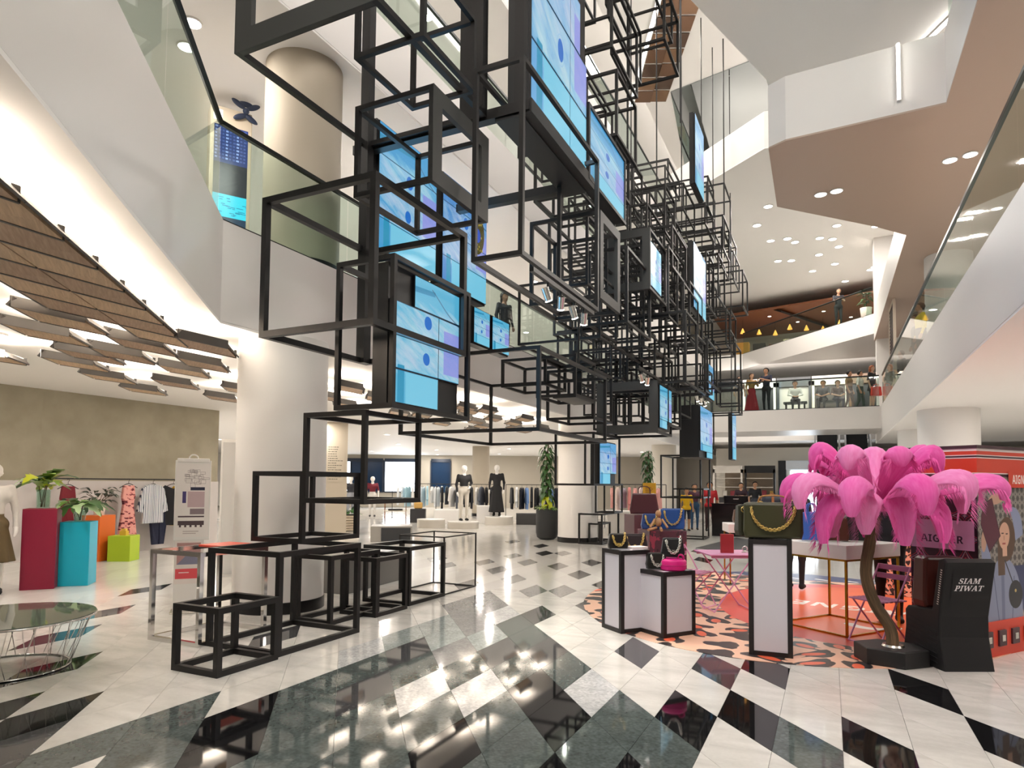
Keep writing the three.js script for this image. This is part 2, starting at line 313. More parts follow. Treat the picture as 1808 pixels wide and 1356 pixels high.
for (const [x, z] of [[-0.1, -15], [0.2, -14.95], [2.1, -14.4], [2.4, -14.3], [3.0, -12.3], [3.4, -12.6], [2.6, -10.5], [4, -18], [3.6, -22], [5, -26], [7, -14]]) downlight(x, 7.72, z, 300, 'round downlight in the brown ceiling over the right gallery', 'brown ceiling downlights', 1.25);
for (let k = 0; k < 26; k++) { const x = -2.4 + H2(k, 3) * 5.6 - 0.2, z = -25.5 - H2(k, 9) * 12; downlight(x, 12.02, z, k % 3 ? 0 : 700, 'bright round downlight scattered on the high white far ceiling', 'scattered far ceiling downlights', 1.7); }
for (const [x, z] of [[-7.8, -8], [-8, -12], [-8, -17], [-8, -23], [-8, -30]]) downlight(x, 12.02, z, 420, 'round downlight in the high left third level ceiling', 'third level downlights', 1.3);

// ================================================================ THE LATTICE OF STEEL FRAMES
const unit = new THREE.BoxGeometry(1, 1, 1);
function beam(g, x0, x1, y0, y1, z0, z1, mat = M.steel, name = 'beam') {
  const m = part(g, name, unit, mat, [(x0 + x1) / 2, (y0 + y1) / 2, (z0 + z1) / 2]); m.scale.set(Math.abs(x1 - x0), Math.abs(y1 - y0), Math.abs(z1 - z0)); return m;
}
// twelve bars of a box; the thing stands at the middle of its bottom
function cubeFrame(b, t, label, group, o = {}) {
  const [X0, X1, Y0, Y1, Z0, Z1] = b, px = (X0 + X1) / 2, pz = (Z0 + Z1) / 2;
  const g = thing(o.name || 'cube_frame', label, 'steel frame', [px, Y0, pz], 0, group), m = o.mat || M.steel;
  const x0 = X0 - px, x1 = X1 - px, y1 = Y1 - Y0, z0 = Z0 - pz, z1 = Z1 - pz;
  for (const [xa, xb] of [[x0, x0 + t], [x1 - t, x1]]) for (const [za, zb] of [[z0, z0 + t], [z1 - t, z1]]) beam(g, xa, xb, 0, y1, za, zb, m, 'post');
  for (const [ya, yb] of [[0, t], [y1 - t, y1]]) {
    for (const [za, zb] of [[z0, z0 + t], [z1 - t, z1]]) beam(g, x0 + t, x1 - t, ya, yb, za, zb, m);
    for (const [xa, xb] of [[x0, x0 + t], [x1 - t, x1]]) beam(g, xa, xb, ya, yb, z0 + t, z1 - t, m);
  }
  if (o.wide) { // a broad flat border on one face
    const w = o.wide, e = 0.006;
    if (o.face === 'x') { for (const [ya, yb] of [[0, w], [y1 - w, y1]]) beam(g, x1 - 0.05, x1 + e, ya, yb, z0, z1, M.steelWide, 'broad_border'); for (const [za, zb] of [[z0, z0 + w], [z1 - w, z1]]) beam(g, x1 - 0.05, x1 + e, w, y1 - w, za, zb, M.steelWide, 'broad_border'); }
    else { for (const [ya, yb] of [[0, w], [y1 - w, y1]]) beam(g, x0, x1, ya, yb, z1 - 0.05, z1 + e, M.steelWide, 'broad_border'); for (const [xa, xb] of [[x0, x0 + w], [x1 - w, x1]]) beam(g, xa, xb, w, y1 - w, z1 - 0.05, z1 + e, M.steelWide, 'broad_border'); }
  }
  return g;
}
// frames standing on the floor and stacked on them
const T = 0.05;
cubeFrame([-5.04, -4.49, 0, 0.56, -4.50, -3.84], T, 'lowest black steel cube frame at the near end on the floor');
cubeFrame([-5.48, -4.54, 0, 0.95, -5.70, -4.54], T, 'largest black steel cube frame standing on the floor');
cubeFrame([-5.56, -5.03, 0, 0.77, -6.69, -5.80], T, 'black steel floor frame inside the row behind the largest one');
cubeFrame([-5.39, -4.85, 0, 0.70, -7.03, -6.38], T, 'small black floor frame in the middle of the far pair');
cubeFrame([-5.68, -4.93, 0, 0.76, -8.07, -7.18], T, 'farthest black steel frame of the near floor row');
cubeFrame([-5.69, -4.96, 0.95, 1.71, -6.19, -5.26], T, 'black cube frame resting on the largest floor frame before the column');
cubeFrame([-4.96, -4.15, 1.38, 2.32, -6.24, -5.24], T, 'black cube frame stacked under the lowest blue screen');
cubeFrame([-5.29, -3.83, 3.08, 4.55, -6.67, -4.92], 0.065, 'large hanging black cube frame in front of the left parapet');
{ const g = cubeFrame([-5.29, -3.54, 5.85, 8.2, -6.59, -4.52], 0.06, 'heavy black frame with broad border at the top left of lattice', null, { wide: 0.22, face: 'z' }); beam(g, -0.875, -0.755, -2.77, 2.35, -1.035, -0.915, M.steel, 'hanger_post'); beam(g, 0.755, 0.875, 0, 2.35, -1.035, -0.915, M.steel, 'hanger_post'); }
cubeFrame([-4.5, -3.52, 4.6, 5.59, -6.59, -5.41], T, 'black cube frame with one broad grey bordered side', null, { wide: 0.17, face: 'x' });
cubeFrame([-4.23, -3.4, 5.82, 6.65, -6.07, -5.05], T, 'slender black cube frame above the broad bordered one');
cubeFrame([-3.4, -2.8, 3.94, 6.05, -8.48, -6.0], T, 'tall black frame in front of the largest blue screen');
cubeFrame([-4.33, -3.6, 4.93, 6.15, -11.42, -10.31], 0.045, 'black cube frame left of the narrow bordered frame');
cubeFrame([-5.3, -3.2, 2.25, 3.31, -10.1, -7.4], 0.045, 'wide low hanging frame spanning below the lowest screen');
cubeFrame([-5.03, -4.2, 3.23, 3.71, -10.91, -9.96], 0.045, 'flat small frame hanging inside the wide low one');
cubeFrame([-4.48, -3.6, 2.71, 3.59, -11.72, -10.64], 0.045, 'black cube frame hanging behind the wide low frame');
{ const g = cubeFrame([-4.29, -3.6, 2.99, 3.67, -10.74, -9.76], 0.045, 'black cube frame with a solid dark bottom plate'); beam(g, -0.05, 0.345, -0.02, 0, -0.49, 0.49, M.black, 'bottom_plate'); beam(g, -0.02, 0.1, 0, 0.68, -0.49, -0.44, M.black, 'upright_plate'); }
cubeFrame([-4.0, -2.9, 4.24, 5.51, -9.81, -8.83], T, 'narrow black frame with broad grey border beside the spotlights', null, { wide: 0.14, face: 'x' });
cubeFrame([-5.21, -3.6, 4.17, 5.31, -13.71, -10.99], 0.04, 'long thin frame hanging before the left glass balustrade');
cubeFrame([-4.24, -3.0, 2.61, 3.64, -14.0, -12.71], T, 'frame with broad grey front border around a small screen', null, { wide: 0.17, face: 'z' });
cubeFrame([-4.95, -4.12, 1.57, 2.62, -14.0, -12.2], 0.04, 'black frame around the low blue screen near the far column');
cubeFrame([-3.75, -2.93, 5.2, 6.35, -13.2, -11.85], T, 'broad bordered frame around the tall narrow blue screen', null, { wide: 0.15, face: 'z' });
cubeFrame([-6.1, -5.42, 0, 0.82, -18.3, -16.75], 0.045, 'black floor frame beside the second white column');
cubeFrame([-5.9, -5.55, 0, 0.55, -17.9, -17.0], 0.045, 'small black frame nested inside the far floor frame');
cubeFrame([-5.75, -5.2, 0.82, 1.62, -17.9, -17.1], 0.04, 'black frame standing on the far floor frame');
cubeFrame([-5.75, -4.97, 0, 0.83, -9.05, -8.1], 0.018, 'thin wire frame stand behind the floor frames');
cubeFrame([-4.6, -3.4, 1.2, 2.5, -21.5, -19.8], 0.045, 'black frame hanging low before the people in the far hall');
cubeFrame([-4.2, -3.3, 0.02, 1.5, -20.6, -19.6], 0.04, 'tall black frame standing near the people');
cubeFrame([-3.7, -3.0, 4.3, 5.6, -12.2, -10.6], 0.045, 'black frame under the tall narrow blue screen');
cubeFrame([-5.4, -4.2, 5.2, 6.6, -16.2, -14.3], 0.045, 'black frame before the left second level parapet');
// the dense far part of the lattice: every frame leans on, or hangs from, one built before it
const tangleG = 'frames of the dense far lattice';
const grown = [[-4.33, -3.6, 4.93, 6.15, -11.42, -10.31], [-3.75, -2.93, 5.2, 6.35, -13.2, -11.85], [-4.24, -3.0, 2.61, 3.64, -14.0, -12.71], [-5.21, -3.6, 4.17, 5.31, -13.71, -10.99], [-5.4, -4.2, 5.2, 6.6, -16.2, -14.3]];
for (const s of [[-4.0, -3.0, 7.2, 8.3, -11.2, -10.0], [-3.5, -2.5, 9.4, 10.5, -12.4, -11.2], [-3.6, -2.6, 6.6, 7.8, -19.2, -18], [-3.5, -2.5, 4.6, 5.9, -22, -20.6], [-3.4, -2.45, 7.4, 8.6, -23.6, -22.2], [-4.8, -3.6, 3.2, 4.4, -18.6, -17.2]]) { grown.push(s); cubeFrame(s, 0.045, tangleLabel(s), tangleG); single('hanger_rod', rod([0, 0, 0], [0, (s[5] < -17 ? 16.3 : ROOF) - s[3], 0], 0.016), M.steel, tangleLabel(s).replace('black steel frame in', 'frame hanger rod in'), 'hanger rod', null, [s[0] + 0.02, s[3], s[5] - 0.02]); }
function tangleLabel([x0, x1, y0, y1, z0, z1]) {
  const w = x1 - x0, h = y1 - y0, d = z1 - z0, form = h > 1.2 && h > w ? 'tall' : d > 1.5 ? 'long' : h < 0.75 ? 'flat' : w > 1.15 ? 'broad' : 'cubic';
  const tier = y0 > 11 ? 'topmost' : y0 > 8.6 ? 'high' : y0 > 6 ? 'upper middle' : y0 > 4.2 ? 'middle' : 'low', dep = z1 > -13 ? 'nearer' : z1 > -17 ? 'central' : z1 > -21 ? 'farther' : 'farthest', side = x0 < -4.6 ? 'left' : x1 > -2.9 ? 'right' : 'inner';
  return `${form} black steel frame in the ${tier} ${dep} ${side} part of the lattice`;
}
for (let k = 0, tries = 0; k < 80 && tries < 16000; tries++) {
  const q = grown[(rnd() * grown.length) | 0], w = rr(0.6, 1.5), h = rr(0.55, 1.5), d = rr(0.7, 1.9), t = 0.042, up = rnd() < 0.62;
  const x0 = q[0] + rr(-0.7, 0.8) * w * 0.7, z1 = q[5] - rr(-0.35, 1.0) * d, y0 = up ? q[3] - t * rr(0.4, 4) : q[2] - h + t * rr(0.4, 4), b = [x0, x0 + w, y0, y0 + h, z1 - d, z1];
  if (b[0] < -5.75 || b[1] > -2.35 || b[2] < 2.45 || b[3] > 15.2 || b[4] < -26.5 || b[5] > -9.2) continue;
  if (b[5] > -12.6 && b[2] < 6.4) continue;
  if (b[2] < 6.8 && b[5] < -13.5 && rnd() < 0.45) continue;
  if (b[2] > 7.4 && b[5] > -14.5 && rnd() < 0.72) continue;
  if (b[2] > 10.5 && (b[5] < -17 || rnd() < 0.6)) continue;
  if (b[4] > q[5] - 0.1 || b[5] < q[4] + 0.1 || b[0] > q[1] - 0.1 || b[1] < q[0] + 0.1) continue;
  if (grown.filter(g => Math.abs(g[0] + g[1] - b[0] - b[1]) < 0.9 && Math.abs(g[2] + g[3] - b[2] - b[3]) < 0.9 && Math.abs(g[4] + g[5] - b[4] - b[5]) < 1.1).length) continue;
  grown.push(b); k++; cubeFrame(b, rr(0.036, 0.048), tangleLabel(b), tangleG);
}
for (const s of [[-3.9, -2.9, 8.26, 9.4, -10.9, -9.4], [-4.5, -3.2, 9.36, 10.4, -12.3, -10.2], [-3.6, -2.7, 10.36, 11.2, -12.8, -11.2], [-4.9, -3.8, 8.26, 9.0, -12.4, -10.6], [-4.6, -3.7, 6.5, 7.24, -11.6, -10.3], [-4.9, -3.9, 10.36, 11.6, -11.6, -10.5]]) cubeFrame(s, 0.042, tangleLabel(s), tangleG);
single('hanger_rod', rod([0, 0, 0], [0, 0.94, 0], 0.018), M.steel, 'short black rod above the wide low hanging frame', 'hanger rod', null, [-3.23, 3.3, -8.86]);
single('hanger_rod', rod([0, 0, 0], [0, 0.6, 0], 0.018), M.steel, 'short black rod above the frame behind the wide low one', 'hanger rod', null, [-3.62, 3.58, -11.7]);
// slim hanger rods down from the roof
for (const [x, z, y] of [[-3.5, -6.55, 8.2], [-5.23, -6.53, 8.2], [-3.0, -8.4, 8.7], [-3.4, -12, 6.35], [-4.2, -10.6, 6.15], [-3.2, -16, 10.5], [-4.5, -19, 9], [-3, -22, 9]]) single('hanger_rod', rod([0, 0, 0], [0, ROOF - y, 0], 0.02), M.steel, 'slim black rod hanging the lattice from the roof', 'hanger rod', 'hanger rods', [x, y, z]);

// ---------------------------------------------------------------- video screens on the lattice
function screenArt(variant) {
  return canvasTex(512, 512, (c, w, h) => {
    const sky = ['#5fc0e6', '#4aa8e0', '#6cb4ea', '#4f93d8'][variant % 4];
    c.fillStyle = sky; c.fillRect(0, 0, w, h);
    for (let k = 0; k < 700; k++) { const y = H2(k, variant) * h, x = H2(k, variant + 7) * w; c.fillStyle = `rgba(${190 + 50 * H2(k, 1)},${215 + 30 * H2(k, 2)},245,${0.05 + 0.1 * H2(k, 5)})`; c.beginPath(); c.ellipse(x, y * 0.55 + h * 0.22, 20 + 70 * H2(k, 3), 4 + 12 * H2(k, 4), 0.35, 0, 7); c.fill(); }
    c.fillStyle = '#2a9fc9'; c.fillRect(w * 0.08, h * 0.72, w * 0.09, h * 0.28); c.fillStyle = '#7fd6f4'; c.fillRect(w * 0.19, h * 0.74, w * 0.81, h * 0.26);
    c.fillStyle = '#2d96c2'; c.beginPath(); c.moveTo(0, h * 0.1); c.lineTo(w * 0.6, h * 0.06); c.lineTo(w * 0.6, h * 0.1); c.lineTo(0, h * 0.15); c.fill();
    c.fillStyle = '#2376d6'; c.beginPath(); c.arc(w * 0.5, h * 0.33, h * 0.055, 0, 7); c.fill(); c.beginPath(); c.arc(w * 0.48, h * 0.62, h * 0.05, 0, 7); c.fill();
    c.strokeStyle = '#9fd0f5'; c.lineWidth = 3; for (const [x, y] of [[0.5, 0.33], [0.48, 0.62]]) { c.beginPath(); c.arc(w * x, h * y, h * 0.068, 0, 7); c.stroke(); }
    c.fillStyle = 'rgba(150,150,240,.75)'; c.fillRect(w * 0.74, h * 0.34, w * 0.26, h * 0.36);
    c.strokeStyle = '#16557c'; c.lineWidth = 4; for (const y of [0.25, 0.5, 0.75]) { c.beginPath(); c.moveTo(0, h * y); c.lineTo(w, h * y); c.stroke(); }
    c.strokeStyle = 'rgba(60,90,120,.6)'; c.lineWidth = 6; c.beginPath(); c.moveTo(w * 0.55, h * 0.05); c.bezierCurveTo(w * 0.7, h * 0.12, w * 0.75, h * 0.2, w, h * 0.26); c.stroke();
    if (variant === 3) { c.fillStyle = '#4a4410'; c.beginPath(); c.ellipse(w * 0.78, h * 0.35, w * 0.16, h * 0.2, 0.2, 0, 7); c.fill(); c.fillStyle = '#c8b23a'; for (let k = 0; k < 40; k++) { c.beginPath(); c.arc(w * (0.66 + 0.24 * H2(k, 5)), h * (0.2 + 0.3 * H2(k, 6)), 6, 0, 7); c.fill(); } c.fillStyle = '#2d57c9'; c.beginPath(); c.arc(w * 0.78, h * 0.36, 36, 0, 7); c.fill(); }
  });
}
const art = [0, 1, 2, 3].map(v => { const t = screenArt(v); return std(0x000000, 0.25, { emissive: 0xffffff, emissiveMap: t, emissiveIntensity: 0.38 }); });
const artGeo = {};
// a screen wall facing the right: tiles [u0,u1,v0,v1] of the whole picture, dark case behind
function videoWall(x, y0, y1, z0, z1, v, label, tiles = [[0, 1, 0, 1]], o = {}) {
  const L = z1 - z0, Hh = y1 - y0, depth = o.depth || 0.16;
  const g = thing('video_screen', label, 'screen', [x, y0, (z0 + z1) / 2]);
  part(g, 'case', join(bx(depth, Hh + 0.04, L + 0.04, -depth / 2 - 0.03, Hh / 2, 0)), M.housing);
  for (const [u0, u1, v0, v1] of tiles) {
    const p = new THREE.PlaneGeometry((u1 - u0) * L - 0.012, (v1 - v0) * Hh - 0.012), uv = p.attributes.uv;
    for (let k = 0; k < uv.count; k++) uv.setXY(k, u0 + uv.getX(k) * (u1 - u0), v0 + uv.getY(k) * (v1 - v0));
    p.rotateY(Math.PI / 2); p.translate(0.004, (v0 + v1) / 2 * Hh, L / 2 - (u0 + u1) / 2 * L);
    part(g, 'display_panel', p, art[v]);
    part(g, 'panel_bezel', bx(0.03, (v1 - v0) * Hh, (u1 - u0) * L, -0.014, (v0 + v1) / 2 * Hh, L / 2 - (u0 + u1) / 2 * L), M.black);
  }
  if (o.frame) { const t = 0.05; part(g, 'frame', join(bx(t, Hh + 2 * t, t, 0, Hh / 2, L / 2 + t / 2), bx(t, Hh + 2 * t, t, 0, Hh / 2, -L / 2 - t / 2), bx(t, t, L, 0, Hh + t / 2, 0), bx(t, t, L, 0, -t / 2, 0)), M.steel); }
  if (o.light) areaLight(L, Hh, [x + 0.03, (y0 + y1) / 2, (z0 + z1) / 2], [x + 5, (y0 + y1) / 2, (z0 + z1) / 2], o.light, 0x7cc4f0);
  return g;
}
// lowest near screen inside its own box frame
cubeFrame([-4.56, -3.83, 2.33, 3.86, -6.77, -5.24], T, 'black box frame holding the lowest stepped blue screen');
videoWall(-3.9, 2.4, 3.78, -6.62, -5.3, 0, 'lowest stepped blue video screen in the near box frame', [[0, 0.66, 0, 0.25], [0, 0.66, 0.25, 0.5], [0.66, 1, 0.25, 0.5], [0, 0.66, 0.5, 0.75], [0.66, 1, 0.5, 0.75], [0.3, 1, 0.75, 1]], { light: 0.9, depth: 0.18 });
videoWall(-5.2, 4.61, 6.30, -8.12, -6.74, 1, 'tall blue video screen behind the large hanging frame', undefined, { light: 0.8 });
videoWall(-5.2, 4.61, 6.30, -9.70, -8.3, 3, 'blue video screen showing a gold watch', undefined, { light: 0.5 });
videoWall(-5.2, 3.9, 4.48, -9.85, -9.3, 0, 'small blue screen low beside the left parapet');
videoWall(-5.2, 3.9, 4.48, -10.6, -9.95, 0, 'second small blue screen low beside the left parapet');
{
  videoWall(-3.0, 5.95, 8.9, -8.5, -6.62, 2, 'largest stepped blue video screen at the top of lattice', [[0, 0.66, 0, 0.25], [0.66, 1, 0.0, 0.25], [0, 0.66, 0.25, 0.5], [0.66, 1, 0.25, 0.5], [0, 0.66, 0.5, 0.75], [0.66, 0.86, 0.5, 0.75], [0, 0.66, 0.75, 1]], { light: 1.0, depth: 0.25 });
  const g = thing('screen_cradle', 'deep dark steel cradle under the largest blue screen', 'steel frame', [-3.3, 5.8, -7.6]);
  beam(g, -0.14, 0.2, -0.02, 0.06, -1.2, 1.0, M.housing, 'tray'); beam(g, 0.2, 0.32, 0, 0.16, -1.2, 1.0, M.steel, 'front_beam');
  for (const [a, b] of [[-0.62, -0.42], [0.1, 0.22]]) beam(g, a, b, 0, 3.2, 0.9, 1.0, M.steel, 'post');
  beam(g, -2.2, 0.3, 0.02, 0.14, -1.2, -1.08, M.steel, 'cross_beam'); beam(g, -2.2, 0.3, 0.02, 0.14, 0.9, 1.02, M.steel, 'cross_beam');
}
videoWall(-3.0, 5.92, 6.92, -10.36, -8.62, 1, 'blue video screen directly behind the largest one', undefined, { frame: 1 });
videoWall(-2.98, 5.34, 6.18, -12.94, -12.06, 0, 'tall narrow blue screen in the broad bordered frame');
videoWall(-2.8, 5.75, 7.3, -17.1, -15.45, 2, 'blue screen hanging free in the middle of the lattice', undefined, { depth: 0.1 });
videoWall(-2.8, 8.8, 10.5, -16.9, -15.7, 1, 'high blue screen in front of the mirrored ceiling', undefined, { depth: 0.1 });
videoWall(-2.98, 2.72, 3.56, -13.85, -12.8, 0, 'small blue screen in the grey bordered frame', [[0, 1, 0.2, 1], [0, 0.6, 0, 0.2]]);
videoWall(-3.0, 2.34, 3.66, -19.3, -17.4, 2, 'blue screen on the dark housing before the white bridge', [[0, 1, 0.12, 1], [0.5, 1, 0, 0.12]], { depth: 0.5 });
videoWall(-4.2, 1.6, 2.47, -13.93, -12.79, 2, 'lowest far blue screen beside the second column', [[0, 0.62, 0, 1], [0.62, 1, 0.25, 1]]);
single('hanger_rod', rod([0, 0, 0], [0, 12.2, 0], 0.016), M.steel, 'long rod holding the distant violet blue screen', 'hanger rod', null, [-3.08, 4.1, -24.1]);
videoWall(-3.0, 2.5, 4.1, -24.6, -23.6, 1, 'distant narrow violet blue screen under the bridge', undefined, { depth: 0.1 });
videoWall(-3.2, 4.2, 5.2, -21, -20, 1, 'distant blue screen in the tangle above the bridge', undefined, { depth: 0.1 });

// ---------------------------------------------------------------- track spotlights
function spotTrack(x, y, z0, z1, zs, label) {
  single('lighting_track', bx(0.05, 0.05, z1 - z0, x, y, (z0 + z1) / 2), M.black, label, 'light track');
  zs.forEach((z, k) => {
    const s = thing('track_spotlight', 'small spotlight clipped under the ' + label.replace('black lighting track ', 'track '), 'spotlight', [x, y - 0.025, z], k % 2 ? 0.5 : -0.3, label + ' spots');
    part(s, 'arm', cyl(0.012, 0.012, 0.09, 0, -0.045, 0, 8), M.black);
    part(s, 'can', new THREE.CylinderGeometry(0.045, 0.038, 0.15, 16).rotateX(0.5).translate(0, -0.13, 0.02), M.silver);
    part(s, 'lens', new THREE.CylinderGeometry(0.04, 0.04, 0.012, 16).rotateX(0.5).translate(0, -0.2, -0.018), M.lamp);
    const l = new THREE.SpotLight(0xfff4e6, 5, 12, 0.5, 0.6, 2); l.position.set(x, y - 0.25, z); l.target.position.set(x + 0.6, 0, z + 1.2); l.castShadow = true; scene.add(l, l.target);
  });
}
spotTrack(-2.83, 3.88, -8.3, -6.3, [-6.75, -7.15, -7.6, -7.95], 'black lighting track under the tall front frame');
spotTrack(-3.1, 3.72, -13.4, -11.6, [-11.9, -12.3, -12.8], 'black lighting track above the grey bordered frame');
spotTrack(-3.0, 3.95, -18.6, -16.8, [-17.0, -17.5, -18.1], 'black lighting track above the dark screen housing');

// ================================================================ FIGURES
// meshes a distance field f(x,y,z) -> [distance, colour index] on a grid (surface nets)
function isoMesh(f, lo, hi, cell, palette) {
  const n = [0, 1, 2].map(k => Math.ceil((hi[k] - lo[k]) / cell) + 1), [nx, ny, nz] = n, D = new Float32Array(nx * ny * nz);
  const at = (i, j, k) => (k * ny + j) * nx + i;
  for (let k = 0; k < nz; k++) for (let j = 0; j < ny; j++) for (let i = 0; i < nx; i++) D[at(i, j, k)] = f(lo[0] + i * cell, lo[1] + j * cell, lo[2] + k * cell)[0];
  const vid = new Int32Array(nx * ny * nz).fill(-1), pos = [], col = [], idx = [];
  for (let k = 0; k < nz - 1; k++) for (let j = 0; j < ny - 1; j++) for (let i = 0; i < nx - 1; i++) {
    let s = 0, c = 0, X = 0, Y = 0, Z = 0; const d = [];
    for (let q = 0; q < 8; q++) d.push(D[at(i + (q & 1), j + (q >> 1 & 1), k + (q >> 2))]);
    for (const v of d) if (v < 0) s++;
    if (s === 0 || s === 8) continue;
    for (let a = 0; a < 8; a++) for (const bit of [1, 2, 4]) { const b = a | bit; if (b === a || (d[a] < 0) === (d[b] < 0)) continue; const t = d[a] / (d[a] - d[b]); X += (a & 1) + ((b & 1) - (a & 1)) * t; Y += (a >> 1 & 1) + ((b >> 1 & 1) - (a >> 1 & 1)) * t; Z += (a >> 2) + ((b >> 2) - (a >> 2)) * t; c++; }
    const x = lo[0] + (i + X / c) * cell, y = lo[1] + (j + Y / c) * cell, z = lo[2] + (k + Z / c) * cell;
    vid[at(i, j, k)] = pos.length / 3; pos.push(x, y, z); const p = palette[f(x, y, z)[1]]; col.push(p.r, p.g, p.b);
  }
  for (let k = 1; k < nz - 1; k++) for (let j = 1; j < ny - 1; j++) for (let i = 1; i < nx - 1; i++) {
    const a = D[at(i, j, k)];
    for (let ax = 0; ax < 3; ax++) {
      const b = D[at(i + (ax === 0), j + (ax === 1), k + (ax === 2))]; if ((a < 0) === (b < 0)) continue;
      const u = (ax + 1) % 3, w = (ax + 2) % 3, o = (du, dw) => { const q = [i, j, k]; q[u] -= du; q[w] -= dw; return vid[at(...q)]; };
      const A = o(0, 0), B = o(1, 0), C = o(1, 1), E = o(0, 1); if (A < 0 || B < 0 || C < 0 || E < 0) continue;
      if (a < 0) idx.push(A, B, C, A, C, E); else idx.push(A, C, B, A, E, C);
    }
  }
  const g = new THREE.BufferGeometry(); g.setAttribute('position', new THREE.Float32BufferAttribute(pos, 3)); g.setAttribute('color', new THREE.Float32BufferAttribute(col, 3)); g.setAttribute('uv', new THREE.Float32BufferAttribute(new Float32Array(pos.length / 3 * 2), 2)); g.setIndex(idx); g.computeVertexNormals(); return g;
}
// tapered capsule distance
function cap(p, a, b, ra, rb_) { const bx_ = b[0] - a[0], by = b[1] - a[1], bz = b[2] - a[2], px = p[0] - a[0], py = p[1] - a[1], pz = p[2] - a[2]; const L = bx_ * bx_ + by * by + bz * bz || 1e-9, t = Math.max(0, Math.min(1, (px * bx_ + py * by + pz * bz) / L)); const dx = px - bx_ * t, dy = py - by * t, dz = pz - bz * t; return Math.sqrt(dx * dx + dy * dy + dz * dz) - (ra + (rb_ - ra) * t); }
const bodyMat = std(0xffffff, 0.75, { vertexColors: true });
